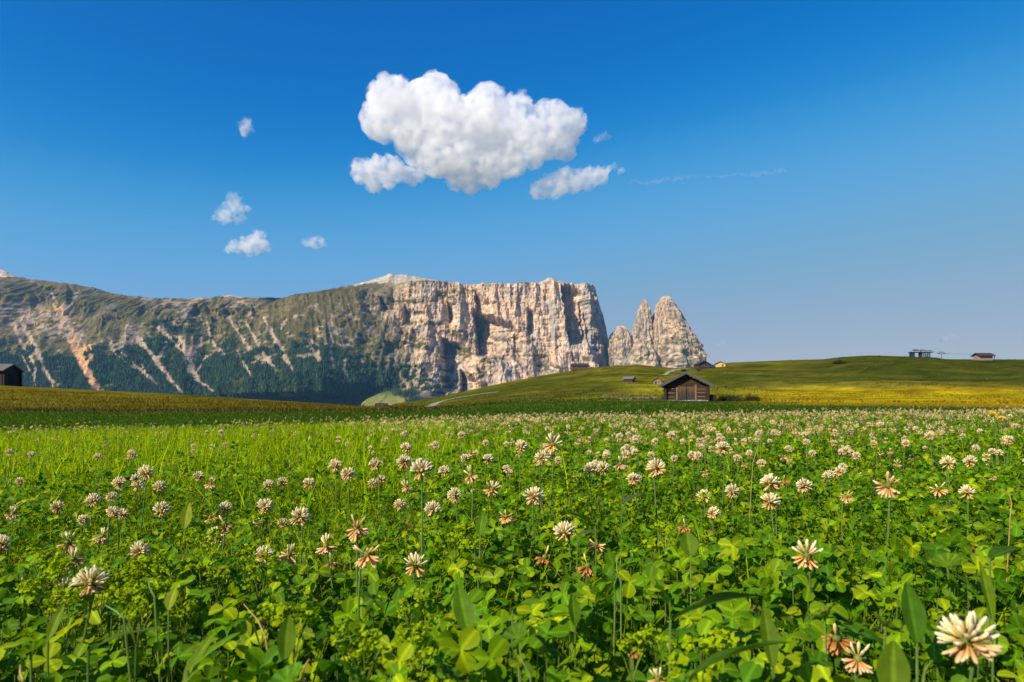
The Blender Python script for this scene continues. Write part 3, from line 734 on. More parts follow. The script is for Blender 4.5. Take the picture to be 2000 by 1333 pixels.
# ------------------------------------------------------------------ huts and things on the hill
M_log = mat_plain('old_brown_log', (.036, .018, .008), .85, .85, 5, (1, 6, 6), bump=.4)
M_logdark = mat_plain('smoke_dark_log', (.020, .012, .008), .9, .5, 5, (6, 1, 6))
M_logend = mat_plain('dark_log_end', (.020, .014, .012), .9, .4, 8)
M_board = mat_plain('weathered_door_board', (.036, .022, .014), .85, .55, 3, (8, 8, .8))
M_boardpale = mat_plain('pale_door_jamb', (.15, .105, .06), .85, .3, 4, (6, 6, 1))
M_grey = mat_plain('silver_grey_board', (.075, .072, .082), .8, .3, 3, (1, 5, 5))
M_stone = mat_plain('field_stone', (.30, .27, .23), .95, .4, 4)
M_brown = mat_plain('brown_planks', (.085, .050, .036), .9, .3, 2, (1, 1, 6))
M_umber = mat_plain('umber_planks', (.038, .024, .017), .9, .3, 2, (1, 1, 6))
M_tan = mat_plain('sunlit_tan_planks', (.55, .36, .12), .9, .2, 2, (1, 1, 6))  # yellow of the sunlight is put into the plank colour
M_roofdark = mat_plain('dark_shingle_roof', (.030, .022, .030), .9, .3, 3, (1, 6, 1))
M_roofgrey = mat_plain('grey_shingle_roof', (.135, .130, .120), .85, .3, 3, (1, 6, 1))
M_wallpale = mat_plain('pale_washed_wall', (.24, .17, .12), .9, .2, 2)
M_glass = mat_plain('dark_window_pane', (.02, .025, .03), .15, .1, 3)
M_teal = mat_plain('teal_steel', (.012, .036, .050), .5, .15, 2)
M_steel = mat_plain('galvanised_steel', (.07, .085, .10), .5, .15, 2)
M_blue = mat_plain('blue_car_paint', (.02, .07, .26), .35, .1, 2)
M_tyre = mat_plain('tyre_rubber', (.015, .015, .015), .9, .1, 2)
M_gravel = mat_plain('pale_gravel', (.27, .25, .20), .95, .25, 3, bump=.3)

# --- the log hut at the edge of the clover
M_board = None
def mat_door():
    """boards bleached golden under the lintel and blackened by rain splash below"""
    m, N, L = new_mat('rain_blackened_door_board')
    out = N.new('ShaderNodeOutputMaterial'); p = N.new('ShaderNodeBsdfPrincipled'); tc = N.new('ShaderNodeTexCoord'); sx = N.new('ShaderNodeSeparateXYZ')
    no = N.new('ShaderNodeTexNoise'); no.inputs['Scale'].default_value = 2.2; no.inputs['Detail'].default_value = 4; oi = N.new('ShaderNodeObjectInfo')
    mp = N.new('ShaderNodeMapping'); mp.inputs['Scale'].default_value = (7, 7, .7); L.new(tc.outputs['Object'], mp.inputs[0]); L.new(mp.outputs[0], no.inputs['Vector'])
    L.new(tc.outputs['Object'], sx.inputs[0])
    a1 = N.new('ShaderNodeMath'); a1.operation = 'MULTIPLY_ADD'; a1.inputs[1].default_value = 1.5; L.new(no.outputs['Fac'], a1.inputs[0]); L.new(sx.outputs['Z'], a1.inputs[2])
    a2 = N.new('ShaderNodeMath'); a2.operation = 'MULTIPLY_ADD'; a2.inputs[1].default_value = .7; L.new(oi.outputs['Random'], a2.inputs[0]); L.new(a1.outputs[0], a2.inputs[2])
    cr = N.new('ShaderNodeValToRGB'); e = cr.color_ramp.elements; e[0].position = .0; e[0].color = (.014, .013, .014, 1); e[1].position = 1; e[1].color = (.105, .052, .016, 1)
    x1 = e.new(.55); x1.color = (.030, .021, .017, 1)
    mr = N.new('ShaderNodeMapRange'); mr.inputs['From Min'].default_value = .5; mr.inputs['From Max'].default_value = 2.9; L.new(a2.outputs[0], mr.inputs[0]); L.new(mr.outputs[0], cr.inputs[0])
    L.new(cr.outputs[0], p.inputs['Base Color']); p.inputs['Roughness'].default_value = .85; L.new(p.outputs[0], out.inputs[0]); return m
M_board = mat_door()
hx = (1341 - 1000) / F * 83; hy = 83.0
hzv = gz(hx, hy) - .02
hut = tag(empty('log_hut', (hx, hy, hzv), R(-17)), 'old brown log hut with double plank doors behind the clover', 'hut')
hut.scale = (.93, .93, .93)
HW, HD, HH = 2.65, 6.2, 1.98      # half width, depth, wall height
rise = 1.52
ncou = 9; ch = HH / ncou
def log_mesh(x0, x1, h, dep=.2, along='x'):
    pts = []
    n = 8
    m = MB()
    prof = [(dep/2*math.cos(2*math.pi*k/n + .39), h*.49*math.sin(2*math.pi*k/n + .39)) for k in range(n)]
    if along == 'x':
        vs = [(x0, a, b) for a, b in prof] + [(x1, a, b) for a, b in prof]
    else:
        vs = [(a, x0, b) for a, b in prof] + [(a, x1, b) for a, b in prof]
    m.add(vs, [tuple(range(n)), tuple(range(2*n-1, n-1, -1))] + [(i, n+i, n+(i+1) % n, (i+1) % n) for i in range(n)])
    return m
DX0, DX1 = -1.12, 1.07            # door opening
lm_l = log_mesh(-HW - .28, DX0 - .13, ch).mesh('log'); lm_l.materials.append(M_log)
lm_r = log_mesh(DX1 + .13, HW + .28, ch).mesh('log'); lm_r.materials.append(M_log)
lm_s = log_mesh(.05, HD + .2, ch, along='y').mesh('log'); lm_s.materials.append(M_logdark)
lm_b = log_mesh(-HW, HW, ch).mesh('log'); lm_b.materials.append(M_logdark)
fw = tag(empty('front_wall', (0, 0, 0)), None); fw.parent = hut
wl_ = empty('side_wall', (0, 0, 0)); wl_.parent = hut
for k in range(ncou):
    z = .10 + ch * (k + .5)
    jx = random.uniform(-.05, .05)
    for me in (lm_l, lm_r):
        link('log', me, None, fw, (jx, 0, z), (0, random.uniform(-.006, .006), 0))
    for sx in (-1, 1):
        link('log', lm_s, None, wl_, (sx * HW, -.22, z + ch * .48))
    link('log', lm_b, None, wl_, (0, HD, z))
# gable courses shrink to the ridge
k = 0; z = HH + .10 + ch * .5
while True:
    half = (HW + .30) * (1 - (z - HH - .05) / rise) - .15
    if half < .25: break
    log_mesh(-half, half, ch).build('log', M_log, fw, (random.uniform(-.03, .03), .02, z)); z += ch
log_mesh(DX0 - .2, DX1 + .2, ch * .9).build('lintel', M_log, hut, (0, -.06, HH + .02))
# short pale battens nailed across the logs beside the doors
for (x, z) in [(-1.95, 1.58), (-1.95, 1.02), (-1.95, .50), (1.85, 1.52), (1.85, 1.06), (1.85, .56)]:
    MB().box(-.5, .5, -.02, .02, -.05, .05).build('batten', M_boardpale, hut, (x + random.uniform(-.05, .05), -.135, z), (0, random.uniform(-.02, .02), 0))
MB().box(-.085, .085, -.07, .07, 0, 1.66).build('door_jamb', M_boardpale, hut, (DX0 - .1, -.09, .12), bevel=.01)
MB().box(-.10, .10, -.07, .07, 0, 2.0).build('door_jamb', M_boardpale, hut, (DX1 + .1, -.09, .12), bevel=.01)
for s, x0, x1 in ((-1, DX0, -.05), (1, 0.0, DX1)):
    dr = empty('door', (0, 0, 0)); dr.parent = hut
    n = 5; wv = (x1 - x0) / n
    for i in range(n):
        MB().box(0, wv - .012, -.025, .025, 0, 1.86 + random.uniform(-.04, .04)).build('door_board', M_board, dr, (x0 + i * wv, -.05 - random.uniform(0, .012), .14))
    for zz in (.45, 1.6):
        MB().box(x0 + .05, x1 - .05, 0, .03, -.05, .05).build('ledge', M_board, dr, (0, 0.0, zz))
MB().tube([(.02, -.12, 1.0), (.02, -.15, 1.06), (.02, -.12, 1.12)], .012).build('door_handle', M_tyre, hut)
# projecting corner log ends
le = MB().tube([(0, -.32, 0), (0, .0, 0)], ch * .47, 8).mesh('log_end'); le.materials.append(M_logend)
for sx in (-1, 1):
    for k in range(ncou):
        link('log_end', le, None, hut, (sx * HW, 0, .10 + ch * (k + 1.0) - .01))
MB().box(-.13, .13, -.12, .12, 0, 1.9).build('corner_post', M_logdark, hut, (-HW - .02, -.34, .1))
MB().box(-.10, .10, -.10, .10, 0, 1.95).build('corner_post', M_logdark, hut, (HW + .10, -.40, .1))
MB().prism([(-HW - .02, .05), (HW + .02, .05), (HW + .02, HH), (0, HH + rise - .12), (-HW - .02, HH)], .10, HD - .1).build('inner_wall', M_logdark, hut)
# sill stones
x = -HW - .1
while x < HW + .1:
    w = random.uniform(.3, .6)
    MB().box(0, w - .03, -.18, .15, -.25, .11).build('foundation_stone', M_stone, hut, (x, -.1, random.uniform(-.03, .02)), (0, 0, random.uniform(-.05, .05)), bevel=.03); x += w
# roof: two pitched boards decks, barge boards, purlins
EX, APZ, EVZ = 3.46, HH + rise + .18, HH - .10
run = EX; fall = APZ - EVZ; ang = math.atan2(fall, run); ln = math.hypot(run, fall)
for s in (-1, 1):
    sl = empty('roof_slope', (0, -.95, APZ), 0); sl.parent = hut
    sl.rotation_euler = (0, s * ang, 0)
    nb = 9; bw = ln / nb
    for i in range(nb):
        x0 = s * i * bw; x1 = s * (i + 1.12) * bw
        MB().box(min(x0, x1), max(x0, x1), 0, HD + 1.6, .0, .05).build('roof_board', M_grey, sl, (0, random.uniform(-.04, .04), .035 * (nb - i) / nb + .012 * (i % 2)))
    MB().box(min(0, s * ln), max(0, s * ln), -.06, -.005, -.16, .10).build('barge_board', M_grey, sl)
    MB().box(min(0, s * (ln + .06)), max(0, s * (ln + .06)), -.11, -.062, .03, .15).build('barge_board', M_grey, sl)
for px_ in (0, -1.3, 1.3, -2.6, 2.6):
    MB().tube([(px_, -.9, APZ - abs(px_) * math.tan(ang) - .22), (px_, HD + .4, APZ - abs(px_) * math.tan(ang) - .22)], .10, 8).build('purlin', M_logdark, hut)
MB().box(-.12, .12, -.06, HD + .7, -.03, .06).build('ridge_board', M_grey, hut, (0, -.95, APZ + .10))
# handcart leaning by the right corner
ct = tag(empty('handcart', (hx + HW * .93 + .55, hy - .2, hzv)), 'small dark wooden handcart beside the right corner of the log hut', 'cart')
MB().box(-.34, .34, -.35, .35, .38, .46).build('cart_bed', M_logdark, ct)
for s in (-1, 1):
    MB().box(-.36, .36, s * .36 - .02, s * .36 + .02, .40, .74).build('side_board', M_logdark, ct)
    wh = MB().tube([(0, s * .44 - .03, .30), (0, s * .44 + .03, .30)], .30, 14).build('wheel', M_logdark, ct)
MB().tube([(.3, -.25, .45), (.72, -.22, .12)], .025).build('handle', M_log, ct)
MB().tube([(.3, .25, .45), (.72, .22, .12)], .025).build('handle', M_log, ct)

def house(name, label, cat, loc, rz, w, d, h, ri, ov, mw, mr, front='gable', group=None, door=None, wins=(), chimney=False, thick=.16, posts=False):
    """hut with gable at local -y (w wide) and ridge along y; parts: walls, roof slopes, door, windows"""
    t = tag(empty(name, loc, rz), label, cat, group)
    hw = w / 2
    MB().prism([(-hw, -.3), (hw, -.3), (hw, h), (0, h + ri), (-hw, h)], -d/2, d/2).build('wall', mw, t)
    sl_ = ri / hw
    for s in (-1, 1):
        e = hw + ov
        p = [(0, h + ri + .02), (s * e, h + ri + .02 - e * sl_), (s * e, h + ri + .02 - e * sl_ + thick), (0, h + ri + .02 + thick)]
        if s > 0: p = p[::1]
        else: p = p[::-1]
        MB().prism(p, -d/2 - ov, d/2 + ov).build('roof_slope', mr, t)
    if door:
        x, wd, hd = door
        MB().box(x - wd/2, x + wd/2, -d/2 - .05, -d/2 + .02, 0, hd).build('door', M_logdark, t)
    for (face, x, z, ww, hh) in wins:
        if face == 'g':
            f = MB().box(x - ww/2 - .08, x + ww/2 + .08, -d/2 - .04, -d/2 + .02, z - .08, z + hh + .08).build('window', M_wallpale, t)
            MB().box(x - ww/2, x + ww/2, -d/2 - .055, -d/2 - .041, z, z + hh).build('pane', M_glass, f)
        else:
            f = MB().box(hw - .02, hw + .04, x - ww/2 - .08, x + ww/2 + .08, z - .08, z + hh + .08).build('window', M_wallpale, t)
            MB().box(hw + .041, hw + .055, x - ww/2, x + ww/2, z, z + hh).build('pane', M_glass, f)
    if chimney:
        MB().box(-.3, .3, -.3, .3, h + ri - .7, h + ri + .9).build('chimney', M_wallpale, t, (hw * .35, 0, 0))
    if posts:
        for s in (-1, 1):
            MB().box(-.12, .12, -.12, .12, 0, h).build('corner_post', M_logdark, t, (s * (hw - .1), -d/2 - ov + .2, 0))
    return t
def spot(px, py, y0=60, y1=420):
    x, y, z = on_ground(px, py, y0, y1); return (x, y, z - .05), y / F
# hut on the left edge: ridge along the picture, gable to the right
yl = 96.0; xl = (-2 - 1000) / F * yl
zl = gz(-71, yl)
house('hay_barn', 'dark plank hay barn with a grey roof on the hay meadow rise', 'barn', (-75.5, yl + 2.0, zl - .1), R(90) + R(7), 4.2, 6.6, 2.35, .82, .42, M_umber, M_roofgrey, thick=.12, posts=True, door=(0, 1.2, 1.9),
      wins=(('s', .6, 1.0, .7, .6),))
L_, k_ = spot(1132, 722.5, 250)
house('chalet', 'long low dark brown chalet under the pale wall on the crest', 'hut', L_, R(90), 26*k_, 31*k_, 7*k_, 5*k_, 1.5*k_, M_brown, M_roofdark, wins=(('s', -6*k_, 3*k_, 2.6*k_, 2*k_), ('s', 0, 3*k_, 2.6*k_, 2*k_), ('s', 6*k_, 3*k_, 2.6*k_, 2*k_)), chimney=True)
L_, k_ = spot(1229, 746.5, 120)
house('field_hut', 'small field hut with light grey roof alone on the green slope', 'hut', L_, R(62), 15*k_, 18*k_, 6.5*k_, 3.4*k_, 2.2*k_, M_umber, M_roofgrey, door=(0, 3*k_, 5*k_))
L_, k_ = spot(1284, 750.5, 120)
house('field_hut', 'little pale gabled hut half behind the roof of the log hut', 'hut', L_, R(-12), 15*k_, 16*k_, 7*k_, 4*k_, 1.8*k_, M_wallpale, M_roofdark, door=(-3*k_, 3*k_, 5*k_), chimney=False, wins=(('g', 3*k_, 3*k_, 2*k_, 2.4*k_),))
L_, k_ = spot(1371, 720.5, 250)
house('chalet', 'dark brown gabled chalet on the crest right of the rock towers', 'hut', L_, R(8), 23*k_, 24*k_, 8.5*k_, 6*k_, 2.2*k_, M_umber, M_roofdark, wins=(('g', -5*k_, 3.5*k_, 2*k_, 2*k_), ('g', 0, 3.5*k_, 2*k_, 2*k_), ('g', 5*k_, 3.5*k_, 2*k_, 2*k_)))
L_, k_ = spot(1407, 716.5, 250)
house('field_hut', 'small yellow sunlit hut with a flat gable on the crest', 'hut', L_, R(-14), 18*k_, 16*k_, 5.5*k_, 3.4*k_, 1.8*k_, M_tan, M_roofdark, thick=.2, door=(4*k_, 2.6*k_, 4*k_))
L_, k_ = spot(1920, 703.8, 250)
house('skyline_hut', 'square hut with wide dark roof alone on the skyline', 'hut', L_, R(90), 20*k_, 24*k_, 9*k_, 4.5*k_, 4*k_, M_wallpale, M_roofdark, wins=(('s', -5*k_, 3*k_, 2.5*k_, 3*k_), ('s', 4*k_, 3*k_, 2.5*k_, 3*k_)), posts=True)
x_, y_ = (745 - 1000) / F * 430, 430
zz_ = max(gz(x_, y_), py2z(797, 430))
house('valley_hut', 'tiny dark roofed hut low in the dip before the wood', 'hut', (x_, y_, gz(x_, y_) - .2), R(90), 4.5, 6.6, py2z(792.5, 430) - gz(x_, y_), 1.6, .5, M_umber, M_roofdark, door=(0, .8, .8))

# parked blue car and small trailer by the brown chalet
L_, k_ = spot(1389, 719.0, 250)
car = tag(empty('parked_car', L_, R(20)), 'small blue car parked beside the dark brown gabled chalet', 'car')
MB().prism([(-1.9, .35), (1.9, .35), (1.95, .85), (1.0, .95), (-1.85, 1.0)], -.85, .85).build('body', M_blue, car, bevel=.05)
MB().prism([(-1.7, 1.0), (.9, .96), (.35, 1.5), (-1.3, 1.5)], -.72, .72).build('cabin', M_glass, car, bevel=.04)
for sx in (-1.2, 1.2):
    for sy in (-.86, .86):
        MB().tube([(sx, sy - .09, .33), (sx, sy + .09, .33)], .33, 12).build('wheel', M_tyre, car)
L_, k_ = spot(1364, 725.5, 250)
tr_ = tag(empty('trailer', L_, R(0)), 'small dark trailer with pale top below the brown gabled chalet', 'trailer')
MB().box(-1.0, 1.0, -.6, .6, .5, 1.2).build('trailer_box', M_logdark, tr_, bevel=.04)
MB().box(-1.1, 1.1, -.7, .7, 1.2, 1.3).build('lid', M_steel, tr_)
for s in (-1, 1):
    MB().tube([(s*.5, -.7, .3), (s*.5, -.62, .3)], .3, 12).build('wheel', M_tyre, tr_)

# chairlift top station, mast and rope on the skyline
L_, k_ = spot(1800, 698.5, 250); sx_, sy_, sz_ = L_; k = k_
st = tag(empty('chairlift_station', L_), 'open chairlift top station with thin teal roof on the hilltop', 'lift station')
MB().box(-23*k, 20*k, -6*k, 6*k, 9.2*k, 10.8*k).build('roof', M_teal, st, bevel=.03)
MB().box(-15*k, 18*k, -4*k, 4*k, 13.4*k, 14.0*k).build('rope_deck', M_steel, st)
MB().prism([(-17*k, 14.0*k), (-8*k, 14.0*k), (-9*k, 15.6*k), (-15*k, 15.8*k)], -3*k, 3*k).build('bullwheel_cover', M_steel, st)
MB().box(-5*k, 4*k, -3*k, 3*k, 14.0*k, 14.9*k).build('drive_cover', M_steel, st)
MB().box(-21*k, -15.5*k, -4*k, 4*k, -2*k, 9.2*k).build('machine_house', M_teal, st)
MB().box(-4.5*k, -1.5*k, -3*k, 3*k, -2*k, 11.5*k).build('operator_cabin', M_umber, st)
for px_, r_ in ((-22, .45), (2.5, .6), (6, .7), (14, .8)):
    for sy in (-3, 3):
        MB().box(-r_*k, r_*k, -r_*k, r_*k, -2*k, 9.2*k).build('post', M_teal, st, (px_*k, sy*k, 0))
for px_ in (-13, -2, 8, 16):
    MB().box(-.3*k, .3*k, -.3*k, .3*k, 10.8*k, 13.4*k).build('strut', M_steel, st, (px_*k, 0, 0))
for px_ in (9, 11.5):
    MB().tube([(px_*k, 0, -2*k), (px_*k + 1*k, 0, 6*k)], .35*k, 5).build('brace', M_steel, st)
L_, k_ = spot(1839, 702.5, 250); k = k_
ma = tag(empty('lift_mast', L_), 'single T shaped chairlift mast right of the lift station', 'mast')
MB().tube([(0, 0, -1), (0, 0, 12*k)], [.75*k, .5*k], 8).build('post', M_steel, ma)
MB().box(-6.5*k, 6.5*k, -.5*k, .5*k, 12*k, 12.9*k).build('cross_arm', M_teal, ma)
for s in (-1, 1):
    MB().box(-1.8*k, 1.8*k, -.6*k, .6*k, 11.2*k, 13.1*k).build('roller_battery', M_teal, ma, (s*5.5*k, 0, 0))
MB().box(-5*k, 5*k, -.3*k, .3*k, 15.2*k, 15.7*k).build('work_rail', M_steel, ma)
for s in (-3, 3):
    MB().box(-.2*k, .2*k, -.2*k, .2*k, 12.9*k, 15.2*k).build('strut', M_steel, ma, (s*k, 0, 0))
mx, my, mz = L_
for s, nm in ((-1, 'nearer'), (1, 'farther')):
    pts = [(sx_ + 18*k, sy_ + s*3*k, sz_ + 13.6*k), (mx + s*.0, my + s*4*k, mz + 12.6*k), (mx + 60*k, my + s*4*k, mz + 9.5*k), (mx + 120*k, my + s*4*k + 20, mz + 6.6*k), (mx + 260*k, my + 60, mz - 4*k)]
    o = MB().tube(pts, .035, 5).build('lift_rope', M_steel)
    tag(o, f'thin steel chairlift rope, the {nm} of two running from station to mast', 'rope')
# a bird above the mast
bp = (mx - 2*k, my, mz + 36.5*k)
bd = tag(empty('bird', bp, R(40)), 'small dark bird flying above the chairlift mast', 'bird')
MB().tube([(-.45, 0, 0), (-.2, 0, .03), (.1, 0, .05), (.38, 0, .03), (.55, 0, .0)], [.03, .12, .15, .08, .02], 8).build('body', M_logdark, bd)
for s in (-1, 1):
    MB().add([(-.15, s*.08, .06), (.22, s*.08, .08), (.05, s*.8, .30), (-.12, s*.75, .28), (-.12, s*1.3, .18), (-.15, s*.08, .02), (.22, s*.08, .03), (.05, s*.8, .28), (-.12, s*.75, .26)],
             [(0, 1, 2, 3), (3, 2, 4), (5, 8, 7, 6), (8, 4, 7)]).build('wing', M_logdark, bd)

# tracks draped on the hill
def track(label, pts, w, thick=.06):
    P = [on_ground(px, py, 60, 415) for px, py in pts]
    xy = []
    for a, b in zip(P[:-1], P[1:]):
        n = max(2, int(math.hypot(b[0]-a[0], b[1]-a[1]) / 2.0))
        xy += [(a[0] + (b[0]-a[0])*i/n, a[1] + (b[1]-a[1])*i/n) for i in range(n)]
    xy.append(P[-1][:2]); xy = np.array(xy)
    for _ in range(4):
        xy[1:-1] = (xy[:-2] + 2*xy[1:-1] + xy[2:]) / 4
    tg = np.gradient(xy, axis=0); tg /= np.linalg.norm(tg, axis=1)[:, None] + 1e-9
    nm = np.stack([-tg[:, 1], tg[:, 0]], 1)
    offs = np.linspace(-w/2, w/2, 5)
    V = []
    for o_ in offs:
        q = xy + nm * (o_ + .15 * vnoise(np.arange(len(xy)) / 3., np.full(len(xy), o_), 77))[:, None]
        V.append(np.column_stack([q, ground_z(q[:, 0], q[:, 1]) + thick + .12 * (1 - abs(o_) / (w/2))]))
    V = np.array(V); i0 = np.arange(5 * len(xy)).reshape(5, -1)
    Qd = np.stack([i0[:-1, :-1], i0[:-1, 1:], i0[1:, 1:], i0[1:, :-1]], -1).reshape(-1, 4)
    o = link('track', mesh_np('track', V.reshape(-1, 3), Qd), M_gravel)
    tag(o, label, kind='structure')
track('pale gravel track curving up the left end of the hill', [(836,797),(842,793),(850,789),(862,784.5),(880,780),(905,775.5),(940,770),(975,766)], 2.6)
track('short pale gravel track near the brown chalet', [(1296,733.5),(1304,729),(1312,725),(1325,722),(1345,720)], 1.8)

# rubble patch by the hut, shrubs
def scatter(pv, pf, mats, locs, cols, name):
    """copies of a small prototype joined into one mesh: mats (k,3,3), locs (k,3), cols (k,3) or (k,n,3|4)"""
    pv = np.asarray(pv, float); pf = np.asarray(pf, int); k = len(locs); n = len(pv)
    V = np.einsum('kij,nj->kni', mats, pv) + locs[:, None, :]
    T = (pf[None] + (np.arange(k) * n)[:, None, None]).reshape(-1, pf.shape[1])
    c = np.asarray(cols)
    if c.ndim == 2: c = np.repeat(c[:, None, :], n, 1)
    return V.reshape(-1, 3), T, c.reshape(-1, c.shape[-1])
def rotmats(az, tilt, tdir, sc):
    """spin az about z, then lean by tilt towards azimuth tdir, scaled by sc (k,) or (k,3)"""
    k = len(az); sc = np.asarray(sc, float)
    if sc.ndim == 1: sc = np.repeat(sc[:, None], 3, 1)
    ca, sa = np.cos(az), np.sin(az); Z = np.zeros((k, 3, 3))
    Z[:, 0, 0] = ca; Z[:, 0, 1] = -sa; Z[:, 1, 0] = sa; Z[:, 1, 1] = ca; Z[:, 2, 2] = 1
    ax = np.stack([-np.sin(tdir), np.cos(tdir), np.zeros(k)], 1); c = np.cos(tilt); s = np.sin(tilt)
    Kx = np.zeros((k, 3, 3)); Kx[:, 0, 1] = -ax[:, 2]; Kx[:, 0, 2] = ax[:, 1]; Kx[:, 1, 0] = ax[:, 2]; Kx[:, 1, 2] = -ax[:, 0]; Kx[:, 2, 0] = -ax[:, 1]; Kx[:, 2, 1] = ax[:, 0]
    Rm = np.eye(3)[None] + s[:, None, None] * Kx + (1 - c)[:, None, None] * (Kx @ Kx)
    return (Rm @ Z) * sc[:, None, :]
n = 260
sx_, sy_, sz_ = on_ground(1238, 779.5, 60, 200)
xs = sx_ + rng.normal(0, 1.5, n); ys = sy_ + rng.normal(0, 1.2, n)
cubev = np.array([(x, y, z) for x in (-1, 1) for y in (-1, 1) for z in (-1, 1)]) * .5
cubev = cubev * (1 + .3 * rng.uniform(-1, 1, cubev.shape))
cubef = np.array([(0,1,3,2),(4,6,7,5),(0,4,5,1),(2,3,7,6),(0,2,6,4),(1,5,7,3)])
mats = rotmats(rng.uniform(0, 6.28, n), rng.uniform(0, .8, n), rng.uniform(0, 6.28, n), rng.uniform(.08, .30, n))
V, T, c = scatter(cubev, cubef, mats, np.stack([xs, ys, ground_z(xs, ys) + .05], 1), np.array([.20, .16, .13]) * rng.uniform(.6, 1.3, (n, 1)), 'rubble')
M_rub = mat_col('broken_stone', .95, 4, .25)
tag(link('rubble', mesh_np('rubble', V, T, c, False), M_rub), 'low patch of pinkish rubble stones left of the log hut', 'stones', kind='stuff')

M_bush = mat_leaf('shrub_leaves', .25, .6, .2, .05, n_scale=3)
def shrub(label, px, py, rx, rz_, n=1700, y0=60, y1=200, tint=(.030, .055, .012), leaf=.09, group=None):
    x, y, z = on_ground(px, py, y0, y1); k = y / F
    t = tag(empty('shrub', (x, y, z)), label, 'shrub', group)
    d = rng.normal(size=(n, 3)); d /= np.linalg.norm(d, axis=1)[:, None]; d[:, 2] = np.abs(d[:, 2])
    lump = 1 + .35 * fbm(d[:, 0] * 2.2 + px, d[:, 1] * 2.2 + d[:, 2] * 2, 55, 3)
    P = d * (rng.uniform(.55, 1, (n, 1)) * lump[:, None]) * np.array([rx*k, rx*k*.7, rz_*k])
    q = np.array([(-.5, 0, 0), (.0, -.35, .1), (.5, 0, 0), (.0, .35, .1)])
    mats = rotmats(rng.uniform(0, 6.28, n), rng.uniform(0, 1.4, n), rng.uniform(0, 6.28, n), rng.uniform(.7, 1.7, n) * leaf)
    V, T, c = scatter(q, np.array([(0, 1, 2, 3)]), mats, P, np.array(tint) * rng.uniform(.5, 1.7, (n, 1)), 's')
    o = link('foliage', mesh_np('foliage', V, T, c, False), M_bush, t); o['kind'] = 'stuff'
    b = MB()
    for _ in range(7):
        a = random.uniform(0, 6.28); r = random.uniform(.3, .7)
        b.tube([(0, 0, -.05), (math.cos(a)*rx*k*r*.5, math.sin(a)*rx*k*r*.35, rz_*k*.4), (math.cos(a)*rx*k*r, math.sin(a)*rx*k*r*.6, rz_*k*.8)], [.03, .02, .008], 5)
    o = b.build('branches', M_logdark, t); o['kind'] = 'stuff'
shrub('broad dark green shrub mound right of the log hut', 1425, 784, 27, 13, 2600)
shrub('smaller dark shrub with reddish top at the right end of the mound', 1468, 784, 20, 11, 1800, tint=(.045, .050, .014))
shrub('low dark shrub mound near the top of the grassy hill', 1640, 710, 17, 6, 900, 250, 415, (.040, .050, .018), .5)
shrub('small dark shrub beside the pale track end near the brown chalet', 1336, 726, 6, 4, 400, 200, 415, (.02, .03, .01), .3)
shrub('tiny shrub on the skyline left of the lift station', 1717, 696.5, 3, 2, 200, 250, 415, (.04, .05, .02), .3)
shrub('low dark shrubs under the skyline hut', 1925, 709, 24, 4, 600, 250, 415, (.035, .05, .02), .4)
# ------------------------------------------------------------------ the clover meadow
M_clover = mat_leaf('clover_leaf_skin',   .42, .55, .10, .22, rib=True, n_scale=140, blem=.8)
M_grass = mat_leaf('grass_blade_skin', .48, .7, .03, .1, n_scale=60)
M_petal = mat_leaf('clover_petal', .30, .6, .15, .06, n_scale=300)
M_stalk = mat_leaf('green_stalk', .10, .55, .25, .2, n_scale=90)

def petal_col(m):
    """petals let through light of their own colour"""
    for n in m.node_tree.nodes:
        if n.type == 'VECT_MATH' and n.operation == 'MULTIPLY': n.inputs[1].default_value = (1.0, .95, .85)
petal_col(M_petal)

# leaflet: folded along the midrib, blunt notched end; alpha of Col is the distance from the rib
def leaflet_proto(fold=.22, droop=.18):
    rows = [(0, .04), (.26, .29), (.58, .46), (.86, .37), (1.0, .12)]
    V = []; A = []
    for y, w in rows:
        ym = y if y < 1 else .95
        V += [(-w, y, fold * w - droop * y * y), (0, ym, -droop * ym * ym), (w, y, fold * w - droop * y * y)]; A += [w, 0, w]
    T = []
    for i in range(len(rows) - 1):
        a = i * 3
        T += [(a, a+1, a+4), (a, a+4, a+3), (a+1, a+2, a+5), (a+1, a+5, a+4)]
    return np.array(V), np.array(T), np.array(A)
LV, LT, LA = leaflet_proto()
LOWV = np.array([(0, 0, 0), (-.42, .6, .07), (0, .98, -.16), (.42, .6, .07), (0, .5, -.05)]); LOWT = np.array([(0, 4, 1), (4, 2, 1), (0, 3, 4), (4, 3, 2)]); LOWA = np.array([0, .42, .1, .42, 0])

def leaf_tints(k, bright=None):
    base = np.array([(.080, .205, .003), (.115, .250, .003), (.185, .315, .003), (.290, .385, .004), (.048, .140, .005)])
    w = [.23, .29, .26, .15, .07]
    c = base[rng.choice(5, k, p=w)]
    return c * rng.uniform(.75, 1.25, (k, 1))

